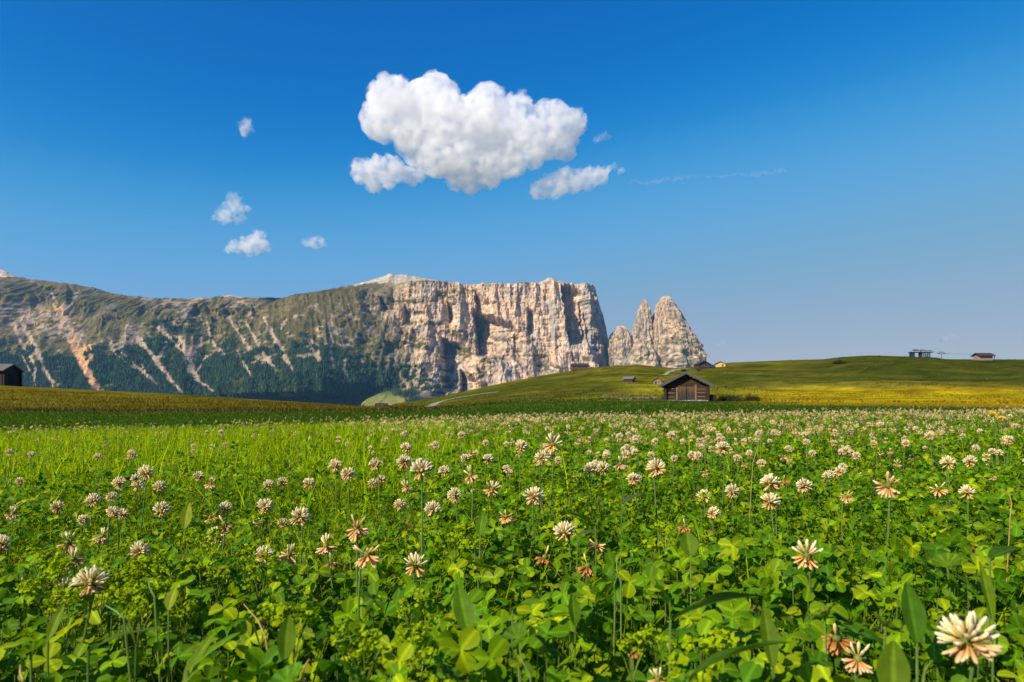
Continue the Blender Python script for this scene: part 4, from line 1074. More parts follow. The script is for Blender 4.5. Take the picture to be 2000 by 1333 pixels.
def trifoliate(locs, az, tilt, tdir, size, cols, V0, T0, A0, jit=.38):
    """three leaflets for each leaf, all joined"""
    Vs, Ts, Cs = [], [], []; off = 0
    for j in range(3):
        a = az + j * 2.094 + rng.normal(0, .12, len(az))
        tl = tilt + rng.normal(0, jit, len(az))
        # lean of its own for each leaflet: lift at the outer end
        m = rotmats(a, np.full(len(az), 0.0), tdir, size)
        lift = rng.normal(.12, .34, len(az))
        cl, sl_ = np.cos(lift), np.sin(lift)
        Lx = np.zeros((len(az), 3, 3)); Lx[:, 0, 0] = 1; Lx[:, 1, 1] = cl; Lx[:, 1, 2] = -sl_; Lx[:, 2, 1] = sl_; Lx[:, 2, 2] = cl
        tiltm = rotmats(np.zeros(len(az)), tl, tdir, np.ones(len(az)))
        M = tiltm @ m @ Lx
        V = np.einsum('kij,nj->kni', M, V0) + locs[:, None, :]
        T = T0[None] + (np.arange(len(az)) * len(V0))[:, None, None] + off
        c = np.concatenate([np.repeat((cols * rng.uniform(.85, 1.15, (len(az), 1)))[:, None, :], len(V0), 1), np.repeat(A0[None, :, None], len(az), 0)], 2)
        Vs.append(V.reshape(-1, 3)); Ts.append(T.reshape(-1, 3)); Cs.append(c.reshape(-1, 4)); off += len(az) * len(V0)
    return np.vstack(Vs), np.vstack(Ts), np.vstack(Cs)

def wedge(n, y0, y1, power=1.0, marg=.35, slope=.82):
    """points spread evenly over the ground in view, y from y0 to y1"""
    ys = []
    while len(ys) < n:
        y = rng.uniform(y0, y1, n * 2)
        keep = rng.random(n * 2) < (slope * y + marg) / (slope * y1 + marg)
        ys += list(y[keep])
    y = np.array(ys[:n]); x = rng.uniform(-1, 1, n) * (slope * y + marg)
    return x, y

def to_px(x, y, z): return 1000 + F * x / y, HZ - F * (z - CZ) / y

# clear views: keep leaves out of the sight lines of the flowers placed by hand (filled in below)
HERO = [ # px, py, width, state, short name used by neighbours, label
 (1890,1250,95,'half','the biggest clover head','biggest white clover head with a pink lower skirt, nearest the lens at bottom right'),
 (1676,1286,56,'droop','the drooping pink clover head','drooping pink clover head with two upright white florets left of the biggest head'),
 (1634,1247,44,'wilt','the wilted orange clover head','wilted orange clover head with one white floret behind the drooping pink head'),
 (1576,1085,52,'half2','the spiky white crowned clover head','white clover head like a spiky crown over an orange skirt, alone among dark leaves'),
 (1285,1327,40,'droop','the cut pink clover tip','pale pink clover head cut by the lower edge of the picture'),
 (697,1031,54,'droop2','the four armed pink clover head','pinkish clover head with two upright and two sideways florets over a skirt'),
 (637,1066,38,'droop','the pink skirted clover head','pink skirted clover head with one upright white floret, lower left of the four armed one'),
 (564,1083,38,'droop','the bare stalked clover head','pink clover head with three thin upright florets on a bare green stalk'),
 (717,1083,54,'amber','the amber skirted clover head','amber skirted clover head with white side florets below the four armed one'),
 (646,1096,24,'wilt','the rusty clover bud','small rusty withered clover bud under the pink skirted head'),
 (812,1105,40,'half2','the white topped amber clover head','white topped clover head over an amber skirt right of the amber skirted one'),
 (178,1138,56,'half','the star shaped clover head','star shaped white and amber clover head, largest at the left'),
 (126,1151,38,'half2','the small white clover head','small white and amber clover head beside the star shaped one'),
 (143,1093,38,'droop','the bell shaped clover head','bell shaped pink and amber clover head above the star shaped one'),
 (132,1060,36,'droop','the fanned pink clover head','fanned pink clover head with one white upright floret at the left'),
 (200,1048,30,'droop','the two horned clover head','reddish clover head with two white horns right of the fanned pink head'),
 (273,1077,34,'half','the cream and pink clover head','cream and pink clover head on a slanting stalk right of the star shaped one'),
 (44,1142,22,'wilt','the left brown bud','little brown withered clover bud near the left edge'),
 (3,1064,34,'half','the cut left clover head','pinkish white clover head cut by the left edge of the picture'),
 (25,1003,26,'droop','the left hanging clover head','hanging amber clover head with two white horns near the left edge'),
 (425,1047,34,'fresh','the leaning cream clover head','leaning cream clover head turned to the right on a bent stalk'),
 (438,1023,26,'wilt','the rust brown clover head','rust brown withered clover head just above the leaning cream one'),
 (411,1011,24,'amber','the hanging amber clover head','hanging amber clover head with one white floret left of the rust brown one'),
 (441,994,26,'fresh','the side turned cream clover head','cream clover head turned sideways behind the rust brown one'),
 (316,996,28,'fresh','the round pink centred clover head','round white clover head with a pink centre left of the broad pale leaf'),
 (112,991,24,'half','the pale clover head at far left','pale clover head with a ragged skirt at the far left'),
 (183,978,26,'fresh','the rounded cream clover head','rounded cream clover head right of the pale one at far left'),
 (233,944,24,'half','the shaggy cream clover head','shaggy cream and pink clover head in the left grass'),
 (270,950,22,'fresh','the white capped clover head','white capped clover head close right of the shaggy cream one'),
 (286,924,28,'half','the tall spread clover head','tall spread pinkish clover head at the edge of the grass'),
 (518,990,30,'fresh','the crisp white clover head','crisp white clover head on a long stalk left of the spread one'),
 (586,1010,36,'half','the spread white clover head','spread white and cream clover head right of the crisp white one'),
 (552,1022,18,'half','the small tan clover head','small tan clover head between the crisp and the spread white ones'),
 (505,1021,18,'fresh','the flat white clover head','flat little white clover head below the crisp white one'),
 (846,996,31,'fresh','the sunlike clover head','sunlike round clover head with white rim and golden centre'),
 (988,1009,28,'amber','the golden brown clover head','golden brown clover head with one white floret right of the sunlike one'),
 (1043,970,36,'half','the double decked clover head','double decked white clover head over a pale pink skirt'),
 (962,955,30,'half2','the prickly pink clover head','prickly pink and white clover head left of the double decked one'),
 (1103,1040,40,'fresh','the dense white clover head','dense white clover head with yellow centre beside a broad grey leaf'),
 (1064,1088,27,'wilt','the orange capped clover head','orange capped withered clover head on a pale stalk'),
 (1165,1063,34,'amber','the orange fan of clover','orange fan of drooping clover florets right of the dense white head'),
 (1148,1105,32,'wilt','the dark orange clover head','dark orange withered clover head half under the leaves'),
 (1338,1027,22,'wilt','the lone rust red clover head','lone rust red clover head above a pointed leaf'),
 (1237,1272,20,'wilt','the small brown clover bud','small brown withered clover bud left of the yellow green sprays'),
 (1735,949,50,'droop2','the wide orange skirted clover head','wide orange skirted clover head with one sideways floret, on the right'),
 (1504,981,34,'fresh','the twin white clover head','broad twin white clover head low among the leaves on the right'),
 (1505,945,34,'fresh','the tousled white clover head','tousled white clover head above the twin white one'),
 (1571,950,28,'half','the thin white clover head','thin white and pink clover head right of the tousled one'),
 (1430,960,26,'half','the orange white clover head','orange and white clover head left of the tousled one'),
 (1832,956,30,'amber','the yellow clover head','yellowish open clover head right of the wide orange skirted one'),
 (1640,922,20,'half','the two tier clover head','two tier white clover head above an amber one on the right'),
 (680,926,26,'half','the grass edge clover head','pink white clover head at the edge of the tall grass'),
 (733,908,24,'fresh','the row end clover head','cream clover head at the left end of the middle row'),
 (790,903,28,'fresh','the upright cream clover head','upright cream clover head in the middle row'),
 (823,919,42,'fresh','the bushy cream clover head','bushy cream clover head, largest of the middle row'),
 (868,921,22,'fresh','the rosy clover head','rosy clover head just right of the bushy cream one'),
 (919,928,30,'droop','the ragged amber clover head','ragged amber clover head right of the rosy one'),
 (953,898,20,'fresh','the white tufted clover head','white tufted clover head above the ragged amber one'),
 (1060,895,28,'fresh','the shaggy white clover head','shaggy white clover head below the tall spread cream one'),
 (1080,868,34,'half2','the spread cream clover head','tall spread cream clover head in the middle of the field'),
 (1018,872,24,'fresh','the pale round clover head','pale round clover head left of the spread cream one'),
 (1155,918,28,'fresh','the left twin clover head','left one of two pale pink clover heads side by side'),
 (1178,915,26,'fresh','the right twin clover head','right one of two pale pink clover heads side by side'),
 (1212,906,26,'droop','the drooping tan clover head','drooping tan clover head right of the two side by side'),
 (1282,916,36,'half','the tumbled clover head','tumbled white and amber clover head standing above its neighbours'),
 (1237,936,24,'half','the low cream clover head','low cream and amber clover head left of the tumbled one'),
 (655,910,24,'fresh','the round grass clover head','round pale clover head at the right edge of the tall grass'),
 (793,951,22,'droop','the small hanging clover head','small hanging pink clover head under the middle row'),
 (728,945,18,'fresh','the small rose clover head','small rose white clover head left of the small hanging one'),
 (745,938,18,'fresh','the little pale clover head','little pale clover head beside the small rose white one'),
 (1375,971,26,'fresh','the tipped white clover head','tipped white clover head right of the low dark leaves'),
 (1412,876,26,'fresh','the pink tinged clover head','pink tinged clover head at the front of the dense flower band'),
 (1530,940,16,'wilt','the little red clover bud','little red clover bud right of the tousled white head'),
 (604,945,22,'fresh','the paired white clover head','white clover head paired with a smaller one at the grass edge'),
 (552,943,20,'fresh','the double white clover head','double white clover head in front of a pale broad leaf'),
 (388,931,20,'half','the tan grass clover head','tan and white clover head in the grass left of the broad leaf'),
 (412,945,22,'droop','the stringy clover head','stringy white clover head hanging in the left grass'),
 (1852,905,26,'fresh','the right spread clover head','spread white clover head near the right edge'),
 (1895,902,22,'fresh','the right blush clover head','blush white clover head left of the yellow bud at right'),
]

HY = []
SZ = {'fresh': .021, 'half': .021, 'half2': .019, 'droop': .0195, 'droop2': .0225, 'amber': .020, 'wilt': .015}
for i, (px, py, w, stt, short, label) in enumerate(HERO):
    Y = SZ[stt] * F / w
    for _ in range(40):
        X = (px - 1000) / F * Y; Z = py2z(py, Y); hgt = Z - gz(X, Y)
        if hgt < (.112 if py > 1150 else .090) and Y > .25: Y *= .97
        elif hgt > .20: Y *= 1.03
        else: break
    HY.append(Y)
def clear_of_heroes(x, y, z, s):
    """leaves that do not grow straight in front of a flower placed by hand"""
    px, py = to_px(x, y, z); ok = np.ones(len(x), bool)
    for (hx_, hy_, w, *_), Y in zip(HERO, HY):
        rr = w * .42 + s / y * F * .80
        ok &= ~((y < Y + .01) & (np.hypot(px - hx_, (py - hy_) * .9) < rr))
    return ok
# ---- grass and leaf mass (stuff) -------------------------------------------------
def leaf_block(n, y0, y1, hmu, hsd, size, V0, T0, A0, reserve=0):
    x, y = wedge(n, y0, y1)
    z = ground_z(x, y)
    h = np.clip(rng.normal(hmu, hsd, n), .010, .108)
    # patches that stand higher or lower
    h = h * (1 + .45 * fbm(x / .28, y / .28, 401, 2))
    h = np.where(y < .45, np.minimum(h, .125), h)
    s = size * rng.uniform(.55, 1.25, n)
    az = rng.uniform(0, 6.28, n); tilt = np.abs(rng.normal(.58, .42, n)); td = np.where(rng.random(n) < .8, -1.85 + rng.normal(0, .8, n), rng.uniform(0, 6.28, n))
    # leaves lean to the sun a little
    c = leaf_tints(n)
    # thin out the leaves where tall grass rules on the left
    gl = smooth(-.02, -.25, x / y) * smooth(1.0, 1.7, y)
    keep = (rng.random(n) > gl * .72) & clear_of_heroes(x, y, z + h, s)
    a = [q[keep] for q in (x, y, z, h, s, az, tilt, td)]
    return (*a, c[keep])
nearb = leaf_block(8900, .17, .78, .062, .030, .0112, LV, LT, LA)
x, y, z, h, s, az, tilt, td, c = nearb
# the leaves that show largest become things of their own, the rest the mass
px_, py_ = to_px(x, y, z + h)
inframe = (px_ > -20) & (px_ < 2020) & (py_ < 1345) & (py_ > 830) & (h > .062)
score = np.where(inframe, s / y * (h / .1), -1)
order = np.argsort(-score)
OWN = order[:260]
rest = np.ones(len(x), bool); rest[OWN] = False
LOC = np.stack([x, y, z + h], 1)
V, T, C_ = trifoliate(LOC[rest], az[rest], tilt[rest], td[rest], s[rest], c[rest], LV, LT, LA)
# stalks of the mass: thin three-sided
def stalk_block(loc, zb, cols, r=.0007, bend=.012):
    n = len(loc); top = loc; bot = loc + np.stack([rng.normal(0, bend, n), rng.normal(0, bend, n), -(loc[:, 2] - zb)], 1)
    mid = (top + bot) / 2 + np.stack([rng.normal(0, bend * .3, n), rng.normal(0, bend * .3, n), np.zeros(n)], 1)
    Vs = []
    for p in (bot, mid, top):
        for k in range(3):
            a = k * 2.094; Vs.append(p + np.array([math.cos(a) * r, math.sin(a) * r, 0]))
    V = np.stack(Vs, 1)
    f = []
    for i in range(2):
        for k in range(3):
            f += [(i*3+k, i*3+(k+1) % 3, i*3+3+(k+1) % 3), (i*3+k, i*3+3+(k+1) % 3, i*3+3+k)]
    T = (np.array(f)[None] + (np.arange(n) * 9)[:, None, None]).reshape(-1, 3)
    c = np.repeat(np.concatenate([cols, np.ones((n, 1))], 1)[:, None, :], 9, 1)
    return V.reshape(-1, 3), T, c.reshape(-1, 4)
def join(blocks):
    Vs, Ts, Cs = [], [], []; o = 0
    for V, T, c in blocks:
        if c.shape[1] == 3: c = np.concatenate([c, np.ones((len(c), 1))], 1)
        Vs.append(V); Ts.append(T + o); Cs.append(c); o += len(V)
    return np.vstack(Vs), np.vstack(Ts), np.vstack(Cs)
rs_ = rest & (rng.random(len(rest)) < .35)
sb = stalk_block(LOC[rs_], z[rs_], np.array([[.16, .26, .02]]) * rng.uniform(.6, 1.3, (rs_.sum(), 1)), .00045)
m1 = leaf_block(15500, .74, 1.35, .062, .030, .0116, LOWV, LOWT, LOWA)
b1 = trifoliate(np.stack([m1[0], m1[1], m1[2] + m1[3]], 1), m1[5], m1[6], m1[7], m1[4], m1[8], LOWV, LOWT, LOWA)
m2 = leaf_block(27000, 1.3, 3.4, .078, .034, .0145, LOWV, LOWT, LOWA)
b2 = trifoliate(np.stack([m2[0], m2[1], m2[2] + m2[3]], 1), m2[5], m2[6], m2[7], m2[4], m2[8], LOWV, LOWT, LOWA)
FARV = np.array([(0, 0, 0), (-.42, .6, .06), (0, .98, -.12), (.42, .6, .06)]); FART = np.array([(0, 2, 1), (0, 3, 2)]); FARA = np.array([.2, .4, .2, .4])
m3 = leaf_block(24000, 3.2, 8.5, .092, .024, .021, FARV, FART, FARA)
b3 = trifoliate(np.stack([m3[0], m3[1], m3[2] + m3[3]], 1), m3[5], m3[6], m3[7], m3[4], m3[8], FARV, FART, FARA)
# the carpet goes on past both edges of the view and behind the lens
n = 22000; ys_ = np.concatenate([rng.uniform(.0, 8.5, n), rng.uniform(-1.2, .1, 5000)]); sd_ = rng.choice((-1., 1.), len(ys_))
xs_ = np.where(ys_ > .1, sd_ * (.82 * ys_ + .33 + rng.uniform(0, 1.7, len(ys_))), sd_ * rng.uniform(0, 2.0, len(ys_)))
n = len(xs_); zs_ = ground_z(xs_, ys_) + np.clip(rng.normal(.065, .03, n), .01, .105)
b4 = trifoliate(np.stack([xs_, ys_, zs_], 1), rng.uniform(0, 6.28, n), np.abs(rng.normal(.5, .4, n)), rng.uniform(0, 6.28, n), rng.uniform(.011, .022, n), leaf_tints(n), FARV, FART, FARA)
V, T, C_ = join([(V, T, C_), sb, b1, b2, b3, b4])
tag(link('clover_leaves', mesh_np('clover_leaves', V, T, C_), M_clover), 'dense carpet of green clover leaves covering the meadow', 'clover', kind='stuff')

def blades(x, y, hgt, wid, cols, seg=2, lean=.35):
    """curved grass blades"""
    n = len(x); z = ground_z(x, y); az = rng.uniform(0, 6.28, n); le_ = np.abs(rng.normal(lean, lean * .6, n)); rows = []
    dirx, diry = np.cos(az), np.sin(az); wx, wy = -diry, dirx
    fx = rng.uniform(0, 6.28, n); wx, wy = np.cos(fx), np.sin(fx)
    for i in range(seg + 1):
        t = i / seg
        cx_ = x + dirx * le_ * hgt * t ** 1.8; cy_ = y + diry * le_ * hgt * t ** 1.8; cz_ = z + hgt * t * (1 - .15 * le_ * t)
        w = wid * (1 - t) ** .7 * .5
        if i < seg:
            rows.append(np.stack([cx_ - wx * w, cy_ - wy * w, cz_], 1)); rows.append(np.stack([cx_ + wx * w, cy_ + wy * w, cz_], 1))
        else: rows.append(np.stack([cx_, cy_, cz_], 1))
    V = np.stack(rows, 1); m = V.shape[1]; f = []
    for i in range(seg - 1): f += [(2*i, 2*i+1, 2*i+3), (2*i, 2*i+3, 2*i+2)]
    f.append((2*seg-2, 2*seg-1, 2*seg))
    T = (np.array(f)[None] + (np.arange(n) * m)[:, None, None]).reshape(-1, 3)
    return V.reshape(-1, 3), T, np.repeat(cols[:, None, :], m, 1).reshape(-1, 3)
def gcols(n, base, spread=.35, dry=.05):
    c = np.array(base)[None] * rng.uniform(1 - spread, 1 + spread, (n, 1))
    d = rng.random(n) < dry
    c[d] = np.array([.30, .24, .08]) * rng.uniform(.7, 1.2, (d.sum(), 1)); return c
bl = []
x, y = wedge(30000, .2, 1.5); g = rng.random(len(x)) < .45 + .55 * smooth(.0, -.3, x / y) * smooth(.4, 1.0, y)
g &= clear_of_heroes(x, y, ground_z(x, y) + .09, np.full(len(x), .012))
x, y = x[g], y[g]; n = len(x)
bl.append(blades(x, y, rng.uniform(.04, .135, n) * np.where(y < .4, .8, 1), rng.uniform(.0010, .0034, n), gcols(n, (.26, .36, .005), .4, .07), 4, .6))
x, y = wedge(60000, 1.1, 7.8); u = x / y
g = rng.random(len(x)) < .06 + .94 * smooth(.10, -.12, u + .10 * fbm(x / .8, y / .8, 411, 2)) * smooth(.9, 1.7, y); x, y = x[g], y[g]; n = len(x)
hh = rng.uniform(.09, .205, n) * (1 + .3 * fbm(x / .7, y / .7, 412, 2)); hh = hh * (1 - .25 * smooth(3.5, 5.5, y))
bl.append(blades(x, y, hh, rng.uniform(.0018, .004, n) * (1 + y / 5), gcols(n, (.30, .42, .004), .55, .05), 3, .30))
x = np.where(rng.random(9000) < .62, -1., 1.); y = rng.uniform(.3, 8, 9000); x = x * (.82 * y + .33 + rng.uniform(0, 1.7, 9000)); n = 9000
bl.append(blades(x, y, rng.uniform(.06, .17, n), rng.uniform(.003, .007, n), gcols(n, (.28, .39, .004), .5, .05), 2, .4))
V, T, C_ = join(bl)
tag(link('grass', mesh_np('grass', V, T, C_), M_grass), 'thin yellow green grass blades standing among the clover', 'grass', kind='stuff')
# farther lush sward with its shade put into the green, dark fringe and hay
bl = []
x, y = wedge(24000, 14, 47, marg=2, slope=.80); n = len(x)
bl.append(blades(x, y, rng.uniform(.05, .15, n), rng.uniform(.02, .055, n), gcols(n, (.052, .110, .008), .4, .02), 2, .4))
x, y = wedge(26000, 44, 84, marg=2, slope=.80); ppx = 1000 + F * x / y
g = (ppx < 900) | (rng.random(n := len(x)) < .55); x, y, ppx = x[g], y[g], ppx[g]; n = len(x)
ch_ = np.where((ppx < 830)[:, None], gcols(n, (.095, .075, .008), .4, .12), np.where(((ppx > 1560) & (y > 50))[:, None], gcols(n, (.28, .20, .005), .35, .1), gcols(n, (.045, .092, .010), .4, .03)))
bl.append(blades(x, y, rng.uniform(.08, .25, n) * np.where(ppx < 830, 1.2, .7), rng.uniform(.03, .08, n), ch_, 2, .4))
# tussocks on the hill
n = 26000; ty_ = 90 * (410 / 90) ** rng.random(n); tx_ = rng.uniform(-.20, .80, n) * ty_
g = (fbm(tx_ / 25, ty_ / 18, 461, 3) + rng.uniform(-.3, .3, n)) > .02; tx_, ty_ = tx_[g], ty_[g]; n = len(tx_)
tpx = 1000 + F * tx_ / ty_; tpy = HZ - F * (ground_z(tx_, ty_) - CZ) / ty_
tcol = np.where(((tpx > 1480) & (tpy > 757))[:, None], gcols(n, (.30, .22, .006), .5, .1), gcols(n, (.075, .088, .010), .55, .06))
bl.append(blades(tx_, ty_, rng.uniform(.12, .42, n), rng.uniform(.15, .5, n), tcol, 2, .5))
x = rng.uniform(-42, -4, 5000); y = 45.5 + fbm(x / 4, x * 0, 5, 2) * 2.5 + rng.normal(0, .5, 5000)
bl.append(blades(x, y, rng.uniform(.15, .42, 5000), rng.uniform(.03, .07, 5000), gcols(5000, (.060, .055, .014), .4, .1), 2, .4))
V, T, C_ = join(bl)
tag(link('far_grass', mesh_np('far_grass', V, T, C_), M_grass), 'dark lush sward, shade painted in, and brown uncut hay beyond the flower field', 'grass', kind='stuff')

# small single leaves of other herbs, pushing up between the clover
x, y = wedge(11000, .2, 1.7); n = len(x); zz = ground_z(x, y) + np.clip(rng.normal(.07, .03, n), .02, .115); sz = rng.uniform(.008, .020, n)
g = clear_of_heroes(x, y, zz, sz); x, y, zz, sz = x[g], y[g], zz[g], sz[g]; n = len(x)
HVv, HTt = LOWV, LOWT
HVv = HVv * np.array([.55, 1, 1])
HVv = np.stack([HVv[:, 0], HVv[:, 1] * .75, HVv[:, 2] + HVv[:, 1] * .55], 1)
V, T, C_ = scatter(HVv, HTt, rotmats(rng.uniform(0, 6.28, n), np.abs(rng.normal(.3, .4, n)), rng.uniform(0, 6.28, n), sz), np.stack([x, y, zz], 1), leaf_tints(n), 'h')
tag(link('meadow_herbs', mesh_np('meadow_herbs', V, T, C_), M_clover), 'small pointed herb leaves pushing up through the clover carpet', 'herbs', kind='stuff')
# dead leaf scraps and straw bits lying in the carpet
x, y = wedge(2600, .2, 2.2); n = len(x)
scr = np.array([(-.5, 0, 0), (0, -.22, .06), (.5, 0, 0), (0, .22, .06)]); sct = np.array([(0, 1, 2), (0, 2, 3)])
V, T, C_ = scatter(scr, sct, rotmats(rng.uniform(0, 6.28, n), rng.uniform(0, 1.3, n), rng.uniform(0, 6.28, n), rng.uniform(.004, .014, n)), np.stack([x, y, ground_z(x, y) + rng.uniform(.02, .10, n)], 1),
                   np.array([(.30, .17, .05), (.24, .12, .03), (.40, .30, .06)])[rng.choice(3, n)] * rng.uniform(.6, 1.2, (n, 1)), 's')
tag(link('dead_leaf_scraps', mesh_np('dead_leaf_scraps', V, T, C_, False), M_grass), 'brown dead leaf scraps caught among the clover', 'dead leaves', kind='stuff')

# ---- clover flowers -----------------------------------------------------------
def floret_proto(curve=.12, ns=5):
    rows = [(0, .035), (.22, .075), (.48, .13), (.72, .155), (.91, .125), (1.0, .04)]
    V = []; tt = []
    for t, r in rows:
        for k in range(ns):
            a = 2 * math.pi * k / ns
            V.append((r * math.cos(a), r * .75 * math.sin(a) + curve * t * t, t)); tt.append(t)
    T = []
    for i in range(len(rows) - 1):
        for k in range(ns):
            a, b, c, d = i*ns+k, i*ns+(k+1) % ns, (i+1)*ns+(k+1) % ns, (i+1)*ns+k
            T += [(a, b, c), (a, c, d)]
    return np.array(V), np.array(T), np.array(tt)
FV, FT, FTT = floret_proto()
PAL = {'white': [(.46, .34, .03), (.82, .66, .26), (.92, .85, .64)], 'cream': [(.50, .36, .04), (.80, .58, .20), (.88, .72, .38)],
       'pink': [(.62, .32, .04), (.80, .44, .18), (.88, .68, .40)], 'amber': [(.62, .28, .03), (.84, .46, .12), (.90, .66, .36)], 'rust': [(.30, .12, .02), (.52, .22, .05), (.66, .34, .12)]}
def floret_cols(kind, jit=1.0):
    p = np.array(PAL[kind]); t = FTT[:, None]
    c = np.where(t < .5, p[0] + (p[1] - p[0]) * t / .5, p[1] + (p[2] - p[1]) * (t - .5) / .5)
    return np.clip(c * jit, 0, .95)
STATE = { # upper florets, lean range, colour; lower florets
 'fresh': (54, 5, 95, 'white', 10, 'amber'), 'half': (40, 6, 96, 'white', 22, 'pink'), 'half2': (12, 8, 72, 'white', 17, 'amber'),
 'droop': (5, 6, 60, 'white', 27, 'pink'), 'droop2': (6, 4, 95, 'pink', 22, 'pink'), 'amber': (5, 55, 90, 'cream', 28, 'amber'), 'wilt': (1, 20, 60, 'cream', 30, 'rust')}
def head_spec(state, rg, R_=.011):
    """list of (matrix3, origin, palette) for one flower head centred on its origin"""
    nu, l0, l1, cu, nd, cd = STATE[state]; out = []
    for i in range(nu):
        q = (i + .5) / nu
        pol = R(l0 + (l1 - l0) * math.sqrt(q) + rg.uniform(-7, 7)) if nu > 6 else R(rg.uniform(l0, l1))
        a = i * 2.39996 + rg.uniform(-.3, .3)
        out.append((pol, a, .18, rg.uniform(.82, 1.05), cu))
    for i in range(nd):
        pol = R(rg.uniform(112, 158)); a = i * 2.39996 + rg.uniform(-.3, .3)
        out.append((pol, a, .22, rg.uniform(.72, 1.0), cd))
    res = []
    for pol, a, o, ln, pal in out:
        d = Vector((math.sin(pol) * math.cos(a), math.sin(pol) * math.sin(a), math.cos(pol)))
        rot = d.to_track_quat('Z', 'Y').to_matrix() @ Matrix.Rotation(rg.uniform(-.4, .4), 3, 'Z')
        L_ = R_ * ln * (.97 if pol < 1.75 else .92); wdt = R_ * rg.uniform(.58, .90)
        M = rot @ Matrix.Diagonal((wdt, wdt, L_))
        res.append((np.array(M), np.array(d) * R_ * o, pal))
    return res
def petals_mesh(spec, pals=None):
    Vs, Ts, Cs = [], [], []; o = 0
    for M, org, pal in spec:
        if pals and pal not in pals: continue
        Vs.append(FV @ M.T + org); Ts.append(FT + o); Cs.append(floret_cols(pal, rng.uniform(.85, 1.1))); o += len(FV)
    if not Vs: return None
    return mesh_np('petals', np.vstack(Vs), np.vstack(Ts), np.vstack(Cs))
FLM = {}
for kpal in PAL:
    FLM[kpal] = []
    for v in range(3):
        fv, ft, _ = floret_proto(.05 + .12 * v)
        me = mesh_np('floret', fv, ft, floret_cols(kpal, .9 + .1 * v)); me.materials.append(M_petal); FLM[kpal].append(me)
core_v, core_f = ICO
def core_mesh(R_=.011):
    me = mesh_np('flower_head', core_v * R_ * .30, core_f, np.tile([.16, .20, .04], (len(core_v), 1))); me.materials.append(M_stalk); return me
CORE = core_mesh()
VAR = {}
for stt in STATE:
    VAR[stt] = []
    for v in range(7):
        sp = head_spec(stt, random.Random(v * 17 + len(stt)))
        nu = STATE[stt][0]
        up = petals_mesh(sp[:nu]); dn = petals_mesh(sp[nu:])
        for me in (up, dn):
            if me: me.materials.append(M_petal)
        VAR[stt].append((up, dn))
STEMS = []
for v in range(6):
    bx_, by_ = rng.normal(0, .10, 2)
    pts = [(bx_ * (1 - t) + .04 * math.sin(t * 3 + v), by_ * (1 - t), -1 + t) for t in np.linspace(0, 1, 6)]
    m = MB().tube(pts, [.011, .010, .009, .0085, .008, .008], 5); me = m.mesh('stem')
    at = me.color_attributes.new('Col', 'FLOAT_COLOR', 'POINT'); at.data.foreach_set('color', np.tile([.10, .17, .035, 1], len(me.vertices)).astype(np.float32))
    me.materials.append(M_stalk); STEMS.append(me)
def add_flower(loc, state, scale, label, group, florets=False, name='clover_flower', tilt=(0, 0)):
    x, y, z = loc; g = gz(x, y); hgt = max(z - g, .03)
    t = tag(empty(name, (x, y, g), random.uniform(0, 6.28)), label, 'clover flower', group)
    stm = link('stem', random.choice(STEMS), None, t, (0, 0, hgt)); stm.scale = (.11, .11, hgt + .01)
    hd = link('flower_head', CORE, None, t, (0, 0, hgt), (tilt[0], tilt[1], 0)); hd.scale = (scale,) * 3
    if florets:
        for M, org, pal in head_spec(state, random.Random(int(x * 1e4) % 991)):
            f = link('floret', random.choice(FLM[pal]), None, hd)
            f.matrix_local = Matrix.Translation(Vector(org)) @ Matrix(M.tolist()).to_4x4()
    else:
        up, dn = random.choice(VAR[state])
        if up: u_ = link('upper_petals', up, None, hd); u_['kind'] = 'stuff'
        if dn: d_ = link('lower_petals', dn, None, hd); d_['kind'] = 'stuff'
    return t
GF = 'white clover flowers in the meadow'
heroes = []
SZ = {'fresh': .021, 'half': .021, 'half2': .019, 'droop': .0195, 'droop2': .0225, 'amber': .020, 'wilt': .015}
for i, (px, py, w, stt, short, label) in enumerate(HERO):
    Y = HY[i]; X = (px - 1000) / F * Y; Z = py2z(py, Y)
    sc = w * Y / F / SZ[stt]
    lean = (random.uniform(-.25, .35), random.uniform(-.3, .3))
    add_flower((X, Y, Z), stt, sc, label, GF, florets=(w >= 34 and py > 930), tilt=lean)
    heroes.append((X, Y, Z, px, py, short))
HA = np.array([(h_[3], h_[4]) for h_ in heroes], float)
def by_hero(px, py):
    """words that tie a spot to the nearest named flower"""
    d = np.hypot(HA[:, 0] - px, (HA[:, 1] - py) * 1.3); k = int(np.argmin(d)); dx, dy = px - HA[k, 0], py - HA[k, 1]
    if abs(dx) > abs(dy): w = 'right of' if dx > 0 else 'left of'
    else: w = 'below' if dy > 0 else 'above'
    if d[k] < 45: w = 'close ' + w if w in ('right of', 'left of') else 'just ' + w
    return w + ' ' + heroes[k][5].replace(' clover head', ' head'), d[k]

# flowers strewn over the field: density by place
def density(x, y):
    u = x / y
    right = np.where(y < .75, 3, np.where(y < 1.3, 26, np.where(y < 2.2, 85, 165)))
    mid = np.where(y < .8, 3, np.where(y < 1.3, 28, np.where(y < 2.2, 70, np.where(y < 3.2, 70, 150))))
    left = np.where(y < .7, 3, np.where(y < 1.3, 22, np.where(y < 3.2, 13, np.where(y < 4.6, 20, 36))))
    wr = smooth(-.05, .18, u); wlf = smooth(-.12, -.30, u)
    return right * wr + left * wlf + mid * (1 - wr - wlf)
N0 = 24000
x, y = wedge(N0, .5, 7.6, marg=.3, slope=.80)
area = .80 * (7.6 ** 2 - .5 ** 2) + .6 * 7.1
clump = np.clip(1 + 1.3 * fbm(x / .35, y / .35, 431, 2), .1, 2.5)
keep = rng.random(N0) < density(x, y) * clump * area / N0
x, y = x[keep], y[keep]; n = len(x)
